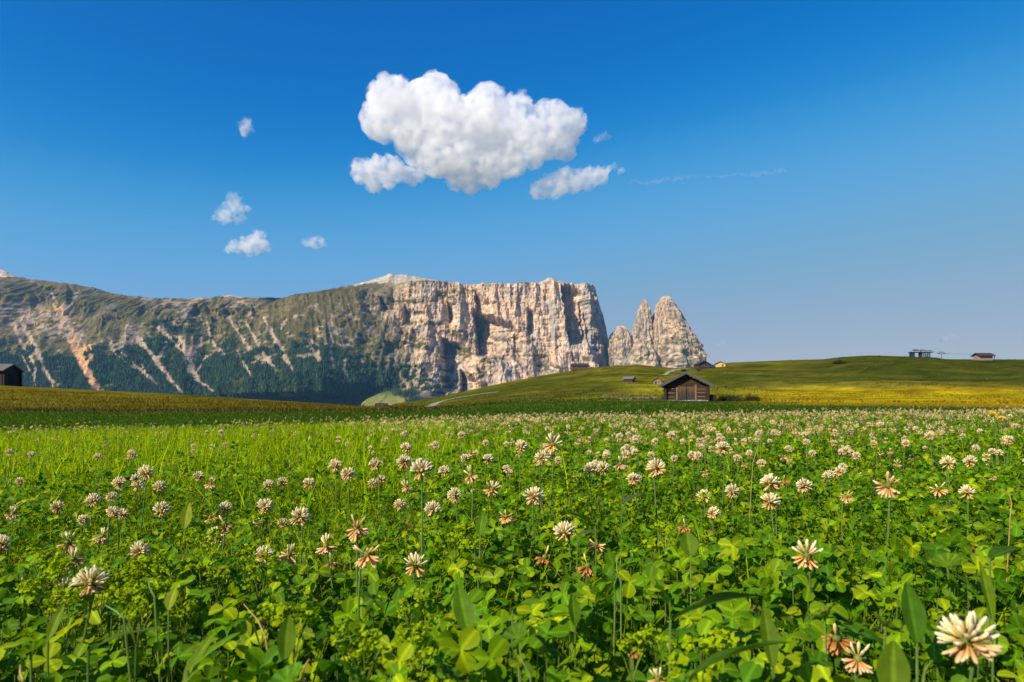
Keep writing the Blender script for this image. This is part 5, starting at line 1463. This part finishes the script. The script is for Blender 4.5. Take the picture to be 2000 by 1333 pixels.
h = np.clip(rng.normal(.138, .020, n), .08, .19); z = ground_z(x, y) + h
px_, py_ = to_px(x, y, z)
ok = np.ones(n, bool)
for hx_, hy_ in HA:   # leave air round the flowers placed by hand
    ok &= np.hypot(px_ - hx_, py_ - hy_) > np.where(y < 1.2, 26, 6)
x, y, z, h, px_, py_ = [q[ok] for q in (x, y, z, h, px_, py_)]; n = len(x)
vis = (px_ > -10) & (px_ < 2010)
order = np.argsort(np.where(vis, y, 99)); NOWN = 300 - len(HERO)
states = rng.choice(['fresh', 'half', 'half2', 'droop', 'amber', 'wilt'], n, p=[.28, .36, .09, .13, .09, .05])
WORD = {'fresh': ['round white clover head', 'cream white clover head', 'pale blush clover head'], 'half': ['two toned white and pink clover head', 'half faded white and tan clover head'], 'half2': ['thin crowned white clover head'], 'droop': ['drooping pink clover head', 'hanging pinkish clover head'],
        'amber': ['faded amber clover head', 'yellowed drooping clover head'], 'wilt': ['withered rust brown clover head', 'small brown clover head']}
seen = set()
FAR = [(0, 60, 'below the dark hay barn'), (60, 260, 'below the bright orange scree gully'), (260, 480, 'below the forested slope'), (480, 700, 'at the right end of the tall grass'), (700, 900, 'below the sunny valley clearing'), (900, 1060, 'below the foot of the sheer wall'),
       (1060, 1230, 'below the long low chalet'), (1230, 1300, 'below the left eave of the log hut'), (1300, 1390, 'below the door of the log hut'), (1390, 1500, 'below the shrub mound'), (1500, 1700, 'below the grassy hilltop'), (1700, 1850, 'below the chairlift station'), (1850, 2000, 'below the skyline hut')]
own = order[:NOWN]
for i in own:
    rel, d = by_hero(px_[i], py_[i])
    far = next((f for a, b, f in FAR if a <= px_[i] < b), 'by the side of the field')
    hw_ = 'tall ' if h[i] > .150 else 'low ' if h[i] < .126 else ''
    cand_ = [f'{q}{wd} {pl}' for pl in ([rel, rel + ' ' + far, far] if d < 120 else [far, far + ', ' + rel]) for q in ('', hw_) for wd in WORD[states[i]]]
    cand_ = [q for q in cand_ if len(q.split()) <= 16]
    lab = next((q for q in cand_ if q not in seen), cand_[0])
    seen.add(lab)
    add_flower((x[i], y[i], z[i]), states[i], random.uniform(.62, .94), lab, GF, tilt=(random.uniform(-.35, .35), random.uniform(-.35, .35)))
# the rest, too small to pick apart, as one mass
rest_i = order[NOWN:]
def lowhead(seed):
    rg = random.Random(seed); V = []; T = []; C_ = []
    for i in range(12):
        q = (i + .5) / 12; pol = R(8 + 120 * math.sqrt(q)); a = i * 2.4 + rg.uniform(-.3, .3)
        d = np.array([math.sin(pol) * math.cos(a), math.sin(pol) * math.sin(a), math.cos(pol)]); s_ = np.cross(d, [0.3, .2, 1.0]); s_ /= np.linalg.norm(s_) + 1e-9; up = np.cross(s_, d)
        o = len(V); V += [d * .15, d * .74 + s_ * .24, d * 1.0, d * .74 - s_ * .24]
        T += [(o, o+1, o+2), (o, o+2, o+3)]
        p = PAL['white'] if pol < R(85) else PAL[rg.choice(['pink', 'cream', 'cream', 'amber'])]
        C_ += [p[0], p[1], p[2], p[1]]
    return np.array(V), np.array(T), np.array(C_)
bl = []
for v in range(5):
    sel = rest_i[v::5]; k = len(sel)
    LVv, LTt, LCc = lowhead(v)
    mats = rotmats(rng.uniform(0, 6.28, k), np.abs(rng.normal(0, .3, k)), rng.uniform(0, 6.28, k), rng.uniform(.0086, .0122, k))
    cc = LCc[None] * rng.uniform(1.0, 1.22, (k, 1, 1)) * np.where(rng.random((k, 1, 1)) < .09, np.array([.75, .5, .3]), 1.0)
    bl.append(scatter(LVv, LTt, mats, np.stack([x[sel], y[sel], z[sel]], 1), cc, 'f'))
V, T, C_ = join(bl)
tag(link('distant_clover_flowers', mesh_np('distant_clover_flowers', V, T, C_, False), M_petal), 'thick band of tiny pale clover heads along the far edge of the field', 'clover flowers', kind='stuff')
sel = rest_i[y[rest_i] < 4.5]
V, T, C_ = stalk_block(np.stack([x[sel], y[sel], z[sel]], 1), z[sel] - h[sel], np.tile([.10, .17, .035], (len(sel), 1)), .0009, .015)
tag(link('distant_clover_stems', mesh_np('distant_clover_stems', V, T, C_), M_stalk), 'thin green stems under the distant clover heads', 'stems', kind='stuff')
# specks of clover in the dark sward beyond
x, y = wedge(5200, 15, 46, marg=1, slope=.8); k = len(x)
gsel = rng.random(k) < .35 + .65 * smooth(.2, -.2, fbm(x / 5, y / 4, 441, 2)); x, y = x[gsel], y[gsel]; k = len(x)
LVv, LTt, LCc = lowhead(9)
mats = rotmats(rng.uniform(0, 6.28, k), np.zeros(k), np.zeros(k), rng.uniform(.010, .020, k))
V, T, C_ = scatter(LVv, LTt, mats, np.stack([x, y, ground_z(x, y) + rng.uniform(.08, .16, k)], 1), np.repeat(LCc[None], k, 0) * .8, 'f')
tag(link('far_clover_specks', mesh_np('far_clover_specks', V, T, C_, False), M_petal), 'scattered pale clover specks in the dark far sward', 'clover flowers', kind='stuff')

# ---- single clover leaves in front ----------------------------------------------
x, y, z, h, s, az, tilt, td, c = nearb
TINT = [('dark green', (.060, .165, .003)), ('mid green', (.096, .218, .003)), ('bright green', (.165, .290, .003)), ('yellow green', (.270, .360, .004))]
LEAFM = []
for nm, rgb in TINT:
    row = []
    for v in range(3):
        lv, lt, la = leaflet_proto(.12 + .14 * v, .10 + .12 * v)
        me = mesh_np('leaflet', lv, lt, np.concatenate([np.tile(rgb, (len(lv), 1)), la[:, None]], 1)); me.materials.append(M_clover); row.append(me)
    LEAFM.append(row)
def size_word(v): return 'large' if v > .85 else 'medium' if v > .5 else 'small'
ss = score[OWN] / score[OWN].max(); seen2 = {}
GL = 'three-part clover leaves in the foreground'
for j, i in enumerate(OWN):
    bright = c[i].sum(); ti = int(np.argmin([abs(bright - sum(q[1])) for q in TINT]))
    rel, d = by_hero(px_ [i] if False else 1000 + F * x[i] / y[i], HZ - F * (z[i] + h[i] - CZ) / y[i])
    st_ = ('large ' if s[i] > np.median(s[OWN]) else 'small ') + ('upright' if tilt[i] > .75 else 'flat' if tilt[i] < .3 else 'tilted')
    lab = f'{TINT[ti][0]} {st_} clover leaf {rel}'
    if lab in seen2:
        for q in ('high ' if h[i] > .085 else 'low ', 'bent ' if abs(td[i] + 1.85) > .8 else 'facing '):
            lab = q + lab if lab in seen2 else lab
    seen2[lab] = 1
    t = tag(empty('clover_leaf', (x[i], y[i], z[i])), lab, 'clover leaf', GL)
    sm_ = link('stalk', random.choice(STEMS), None, t, (0, 0, h[i])); sm_.scale = (.045, .045, h[i] + .005)
    tm = Matrix.Rotation(tilt[i], 3, Vector((-math.sin(td[i]), math.cos(td[i]), 0)))
    for q in range(3):
        lf = link('leaflet', random.choice(LEAFM[ti]), None, t)
        m = tm @ Matrix.Rotation(az[i] + q * 2.094 + random.uniform(-.15, .15), 3, 'Z') @ Matrix.Rotation(random.gauss(.12, .22), 3, 'X')
        lf.matrix_local = Matrix.Translation((0, 0, h[i])) @ (m * (s[i] * 1.0)).to_4x4()

# ---- broad leaves, lady's mantle, sprays, yellow flowers, dry stalks -------------
def with_col(me, rgb, mat, alpha=None):
    n = len(me.vertices); c_ = np.ones((n, 4), np.float32); c_[:, :3] = rgb
    if alpha is not None: c_[:, 3] = alpha
    at = me.color_attributes.new('Col', 'FLOAT_COLOR', 'POINT'); at.data.foreach_set('color', c_.ravel()); me.materials.append(mat); return me
def broad_mesh(L_, W, droop, fold, rgb, wav=.04):
    V = []; A = []; ny, nx = 14, 7
    for i in range(ny):
        t = i / (ny - 1); w = W * (math.sin(math.pi * min(1, t * .93 + .05)) ** .8) * (1 - .25 * t)
        for k in range(nx):
            u = -1 + 2 * k / (nx - 1)
            V.append((u * w / 2, L_ * t, fold * abs(u) * w + droop * L_ * (t - .5 * t * t * 2) + wav * L_ * .25 * math.sin(t * 11 + u * 2) * abs(u))); A.append(abs(u) * .5)
    T = [(i*nx+k, i*nx+k+1, (i+1)*nx+k+1, (i+1)*nx+k) for i in range(ny-1) for k in range(nx-1)]
    me = mesh_np('blade', np.array(V), np.array(T)); return with_col(me, rgb, M_clover, np.array(A, np.float32))
# px, py (of the middle), length px, depth, heading (deg from the right, counter-clockwise from above), pitch, roll, droop, width ratio, tint, label
BROAD = [(1400,1140,190,.36,8,12,-30,-.55,.40,(.05,.11,.025),'broad grey green leaf with curled rim arching over the clover'),
 (1445,1290,220,.29,10,15,-20,-.6,.32,(.06,.13,.006),'large arching dark leaf at the lower edge'),
 (1120,1190,60,.45,100,65,10,-.2,.5,(.10,.19,.006),'upright bright leaf below the orange fan of clover'),
 (1135,1015,60,.62,170,25,20,-.5,.42,(.09,.17,.006),'curling bright leaf above the dense white clover head'),
 (1150,1042,46,.6,10,8,0,-.2,.55,(.10,.14,.06),'pale greyish blunt leaf beside the dense white clover head'),
 (365,990,50,.72,88,70,10,-.1,.5,(.22,.27,.012),'yellow green upright leaf right of the round pink centred clover'),
 (337,1168,46,.42,80,60,0,-.2,.6,(.20,.25,.012),'yellowish pointed leaf in the dark gap at the left'),
 (110,1215,70,.38,75,60,15,-.2,.35,(.13,.20,.008),'pale upright strap leaf at the lower left'),
 (1345,1062,50,.55,95,62,-10,-.1,.8,(.10,.17,.006),'pointed bright leaf standing below the rust red clover head'),
 (905,1190,110,.40,110,45,-15,-.3,.40,(.085,.17,.006),'long tapering leaf right of the pale stalks'),
 (1030,1185,95,.40,-50,20,10,-.5,.42,(.10,.19,.006),'long drooping leaf left of the orange capped clover'),
 (1780,1195,120,.36,75,55,10,-.2,.42,(.06,.15,.006),'upright folded leaf between the two big pink clover heads'),
 (1745,1310,120,.29,60,50,0,-.3,.55,(.10,.17,.006),'wide pale leaf at the lower edge below the pink clover head'),
 (1925,1130,110,.38,95,72,8,-.15,.28,(.12,.19,.008),'tall narrow leaf near the right edge'),
 (1965,1065,80,.45,15,12,0,-.35,.55,(.045,.11,.006),'dark flat leaf on the right edge'),
 (560,1245,90,.34,100,50,10,-.3,.45,(.12,.20,.008),'bright pointed leaf at the lower left middle'),
 (390,1285,110,.31,70,45,0,-.3,.3,(.13,.21,.008),'bright spreading strap leaf at the lower left'),
 (420,1270,110,.31,35,30,0,-.4,.3,(.10,.19,.008),'arched strap leaf beside the bright spreading one'),
 (250,1215,150,.33,5,15,0,-.6,.16,(.09,.15,.02),'thin arched dull leaf at the lower left'),
 (1500,1240,120,.33,85,55,0,-.2,.3,(.11,.18,.008),'slender upright leaf right of the yellow green sprays'),
 (940,1010,46,.62,80,55,0,-.2,.5,(.08,.16,.006),'mid green leaf left of the golden brown clover'),
 (1235,965,50,.75,20,20,0,-.3,.5,(.09,.13,.05),'greyish leaf under the drooping tan clover head')]
for (px, py, lp, Y, hd_, pit, rol, dr, wr, rgb, label) in BROAD:
    X = (px - 1000) / F * Y; Z = min(max(py2z(py, Y), gz(X, Y) + .05), gz(X, Y) + .15); L_ = lp * Y / F
    g = gz(X, Y); t = tag(empty('broad_leaf', (X, Y, g)), label, 'leaf', 'broad leaves among the clover')
    m = Matrix.Rotation(R(hd_ - 90), 3, 'Z') @ Matrix.Rotation(R(pit), 3, 'X') @ Matrix.Rotation(R(rol), 3, 'Y')
    lf = link('blade', broad_mesh(L_, L_ * wr, -dr * .4, .16, rgb), None, t)
    base = Vector((0, 0, Z - g)) - m @ Vector((0, L_ / 2, 0))
    lf.matrix_local = Matrix.Translation(base) @ m.to_4x4()
    o = MB().tube([(base.x * 1.1, base.y * 1.1, min(0, base.z - .02)), base * 1.02 + Vector((0, 0, -.003)), base], .0006, 5)
    o = link('stalk', with_col(o.mesh('stalk'), (.11, .18, .035), M_stalk), None, t)
def mantle_mesh(r, rgb):
    """round, pleated, lobed leaf"""
    nl, per = 9, 6; n = nl * per; V = [(0, 0, 0)]; A = [0]
    for ring in (.4, .75, 1.0):
        for k in range(n + 1):
            a = R(-155) + R(310) * k / n; ph = (k % per) / per
            lobe = 1 - (.16 * abs(ph - .5) * 2 if ring == 1.0 else .04 * abs(ph - .5))
            rr = r * ring * lobe; pl = r * .10 * ring * (abs(ph - .5) * 2 - .5)
            V.append((rr * math.sin(a), rr * math.cos(a), pl + r * .32 * ring ** 2)); A.append(.02 + .3 * (.5 - abs(ph - .5)))
    T = [(0, k + 2, k + 1) for k in range(n)]
    T4 = []
    for q in range(2):
        for k in range(n):
            a = 1 + q * (n + 1) + k; T += [(a, a + 1, a + n + 2), (a, a + n + 2, a + n + 1)]
    return with_col(mesh_np('blade', np.array(V), np.array(T)), rgb, M_clover, np.array(A, np.float32))
MANT = [(1730,1215,62,.37,'round pleated leaf left of the biggest clover head'),(560,1290,80,.31,'lobed round leaf at the lower left middle'),(1010,1235,60,.36,'lobed leaf below the long drooping one'),(1330,1310,80,.30,'round pleated leaf at the lower edge beside yellow green sprays'),
 (60,1240,60,.36,'lobed round leaf at the lower left corner'),(1850,1060,50,.48,'round pleated leaf above the tall narrow leaf'),(880,1290,70,.31,'lobed leaf low in the middle'),(1610,1200,52,.40,'round leaf above the wilted orange clover head'),(700,1290,70,.31,'pleated leaf at the lower edge under the pale stalks'),(215,1290,70,.31,'round pleated leaf at the lower left')]
for px, py, wpx, Y, label in MANT:
    X = (px - 1000) / F * Y; g = gz(X, Y); Z = min(max(py2z(py, Y), g + .05), g + .135); r = wpx * Y / F * .55
    t = tag(empty('lobed_leaf', (X, Y, g), random.uniform(0, 6)), label, 'leaf', 'lobed round leaves among the clover')
    link('blade', mantle_mesh(r, (random.uniform(.07, .11), random.uniform(.15, .2), .008)), None, t, (0, 0, Z - g), (random.uniform(.2, .7), random.uniform(-.3, .3), 0))
    link('stalk', with_col(MB().tube([(.01, .01, 0), (.004, .002, (Z - g) * .6), (0, 0, Z - g)], .0007, 5).mesh('stalk'), (.11, .18, .035), M_stalk), None, t)

M_spray = mat_leaf('spray_blossom', .30, .8, .02, .1, n_scale=200)
def spray_mesh(rg):
    """loose cluster of tiny yellow green star flowers"""
    oc = np.array([(1,0,0),(0,1,0),(-1,0,0),(0,-1,0),(0,0,.5),(.75,.75,.35),(-.75,.75,.35),(-.75,-.75,.35),(.75,-.75,.35)]) * .0026
    oT = np.array([(4,0,5),(4,5,1),(4,1,6),(4,6,2),(4,2,7),(4,7,3),(4,3,8),(4,8,0)])
    Vs, Ts, Cs = [], [], []; o = 0
    for b in range(5):
        ca, r0 = rg.uniform(0, 6.28), rg.uniform(.003, .016)
        c0 = np.array([math.cos(ca) * r0, math.sin(ca) * r0, rg.uniform(-.006, .006)])
        for i in range(10):
            p = c0 + np.array([rg.gauss(0, .0034), rg.gauss(0, .0034), rg.gauss(0, .0026)])
            e = Matrix.Rotation(rg.uniform(-.9, .9), 3, 'X') @ Matrix.Rotation(rg.uniform(-.9, .9), 3, 'Y')
            Vs.append(oc * rg.uniform(.7, 1.2) @ np.array(e).T + p); Ts.append(oT + o); o += 9
            Cs.append(np.tile(np.array([.27, .38, .006]) * rg.uniform(.7, 1.15), (9, 1)))
    me = mesh_np('blossoms', np.vstack(Vs), np.vstack(Ts), np.vstack(Cs), False); me.materials.append(M_spray); return me
SPR = [spray_mesh(random.Random(q)) for q in range(6)]
fork = MB()
for q in range(5):
    a = q * 1.26; fork.tube([(0, 0, -.03), (.006 * math.cos(a), .006 * math.sin(a), -.012), (.012 * math.cos(a), .012 * math.sin(a), 0)], .0005, 4)
FORK = with_col(fork.mesh('fork'), (.15, .20, .02), M_stalk)
spots = [(1235,1225),(1280,1215),(1350,1235),(1385,1215),(1170,1305),(690,1200),(712,1212),(820,1225),(815,1200),(800,1150),(905,1010),(915,995),(935,1010),(575,1130),(510,1135),(1120,965),(1090,975),(1370,960),(1300,1000),(890,1310),(860,1320)]
for _ in range(38):
    spots.append((random.gauss(280, 150), random.uniform(985, 1125)))
for _ in range(14): spots.append((random.uniform(480, 1300), random.uniform(930, 1050)))
seen3 = set()
for px, py in spots:
    if not (5 < px < 1995): continue
    Y = .115 * F / max(py - HZ, 100) * random.uniform(.94, 1.06)
    X = (px - 1000) / F * Y; g = gz(X, Y); Z = py2z(py, Y)
    Z = min(max(Z, g + .06), g + .130)
    rel, d = by_hero(px, py)
    sc = random.uniform(.5, .95)
    words = ('big' if sc > .8 else 'small' if sc < .65 else 'middling') + (' tall' if Z - g > .11 else ' low' if Z - g < .085 else '')
    t = tag(empty('mantle_spray', (X, Y, g), random.uniform(0, 6.28)), f'{words} yellow green blossom spray {rel}', 'blossom spray', 'yellow green blossom sprays')
    b = link('blossoms', random.choice(SPR), None, t, (0, 0, Z - g), (random.uniform(-.3, .5), random.uniform(-.3, .3), 0)); b.scale = (sc,) * 3; b['kind'] = 'stuff'
    f = link('fork', FORK, None, t, (0, 0, Z - g)); f.scale = (sc,) * 3
    sm_ = link('stalk', random.choice(STEMS), None, t, (0, 0, Z - g - .02)); sm_.scale = (.07, .07, max(.01, Z - g - .02))

# yellow flowers
M_yel = mat_leaf('yellow_petal', .25, .5, .2, .05, n_scale=200)
petal_col(M_yel)
rayv = np.array([(0, 0, 0), (-.09, .45, .08), (0, 1, .12), (.09, .45, .08)]); rayt = np.array([(0, 3, 2), (0, 2, 1)])
Vs, Ts = [], []; o = 0
for ring, (nn, lift, ln) in enumerate([(16, .15, 1.0), (13, .55, .8), (8, 1.0, .55)]):
    for q in range(nn):
        m = np.array(Matrix.Rotation(q * 2 * math.pi / nn + ring * .2, 3, 'Z') @ Matrix.Rotation(lift, 3, 'X')) * ln
        Vs.append(rayv @ m.T); Ts.append(rayt + o); o += 4
YEL = mesh_np('ray_petals', np.vstack(Vs), np.vstack(Ts), np.tile([.85, .50, .003], (o, 1)), False); YEL.materials.append(M_yel)
for px, py, w, label in [(1938,809,22,'larger yellow dandelion above the white heads near the right edge'),(1955,817,16,'smaller yellow dandelion touching the larger one near the right edge'),(1950,887,14,'yellow dandelion bud among clover heads near the right edge'),
   (1126,846,14,'single yellow dandelion in the middle of the flower band'),(1104,886,14,'yellow dandelion behind the shaggy white clover head'),(1388,866,11,'small yellow dandelion at the front of the right flower band'),
   (116,822,6,'tiny yellow dandelion, left one above the far left edge of the field'),(141,822,6,'tiny yellow dandelion, middle one above the far left edge of the field'),(151,829,9,'yellow dandelion, lowest one at the far left edge of the field'),
   (352,851,6,'tiny yellow dandelion alone in the left grass'),(583,830,5,'tiny yellow dandelion at the right end of the tall grass'),(312,949,9,'small yellow dandelion right of the white capped clover head'),(338,940,7,'smaller yellow dandelion beside the tall spread clover head'),(1966,870,10,'orange yellow dandelion by the right edge'),(87,838,6,'tiny orange dandelion in the far left flowers')]:
    Y = .026 * F / w; X = (px - 1000) / F * Y
    for _ in range(60):
        X = (px - 1000) / F * Y; hgt = py2z(py, Y) - gz(X, Y)
        if hgt > .235: Y *= .97 if py > 785 + 30 else 1.0; break
        if hgt < .10: Y *= .96
        else: break
    g = gz(X, Y); Z = py2z(py, Y); sc = w * Y / F / 2
    t = tag(empty('dandelion', (X, Y, g), random.uniform(0, 6)), label, 'yellow flower', 'yellow dandelions in the meadow')
    b = link('ray_petals', YEL, None, t, (0, 0, Z - g), (random.uniform(.2, .6), random.uniform(-.3, .3), 0)); b.scale = (sc,) * 3; b['kind'] = 'stuff'
    hb = link('calyx', CORE, None, t, (0, 0, Z - g - sc * .2)); hb.scale = (sc / .011 * 1.0,) * 3
    sm_ = link('stem', random.choice(STEMS), None, t, (0, 0, Z - g)); sm_.scale = (.13, .13, Z - g)
# dry stalks and tall bare stems
M_dry = mat_plain('dry_straw', (.42, .26, .08), .7, .25, 40)
M_stem = mat_plain('tall_green_stem', (.13, .20, .03), .6, .25, 40)
for px0, py0, px1, py1, Y, mt, label in [(476,1180,530,1262,.42,M_dry,'dry straw stalk slanting over a dark gap at the lower left middle'),(40,1300,46,1333,.31,M_dry,'short reddish dry stalk in the lower left corner'),(588,1330,604,1288,.31,M_dry,'bent orange dry stalk at the lower edge'),
    (1014,1265,1042,1332,.33,M_stem,'pale yellow stem slanting below the long drooping leaf'),(1200,1180,1207,1120,.43,M_stem,'thin pale stem rising to the dark orange clover head'),(1480,840,1468,920,.95,M_dry,'tall straw stalk in the right flower band'),(1740,905,1762,835,.9,M_logdark,'dark thin stalk rising on the right'),
    (1705,890,1735,845,.95,M_logdark,'second dark thin stalk, leaning, left of the first on the right'),(1840,850,1852,915,.9,M_stem,'bent green stem near the right edge'),(1970,960,1974,1020,.6,M_dry,'pale straw upright at the right edge'),(290,1130,305,1175,.42,M_stem,'slanting green stem below the cream and pink clover head'),(205,1182,252,1215,.38,M_stem,'thick green stem slanting from the star shaped clover head'),
    (1800,1330,1820,1290,.29,M_stem,'pale cut stem at the lower edge left of the biggest clover head'),(1205,1090,1215,1150,.46,M_stem,'slender green stem in the middle of the dark leaves')]:
    a = Vector(((px0 - 1000) / F * Y, Y, py2z(py0, Y))); b = Vector(((px1 - 1000) / F * Y * .99, Y * .99, py2z(py1, Y * .99)))
    if a.z > b.z: a, b = b, a
    dn_ = gz(a.x, a.y)
    foot = Vector((a.x + (a.x - b.x) * .4, a.y + .01, min(dn_, a.z - .005)))
    a = b + (a - b) * .8
    mid = (a + b) / 2 + Vector((random.choice((-1, 1)) * (b - a).length * .09, 0, 0))
    o = MB().tube([foot, a, mid, b], [q_ * (.75 if Y < .5 else .55) for q_ in (.0008, .0008, .0007, .0004)], 6).build('stalk_of_grass', mt)
    tag(o, label, 'stalk')
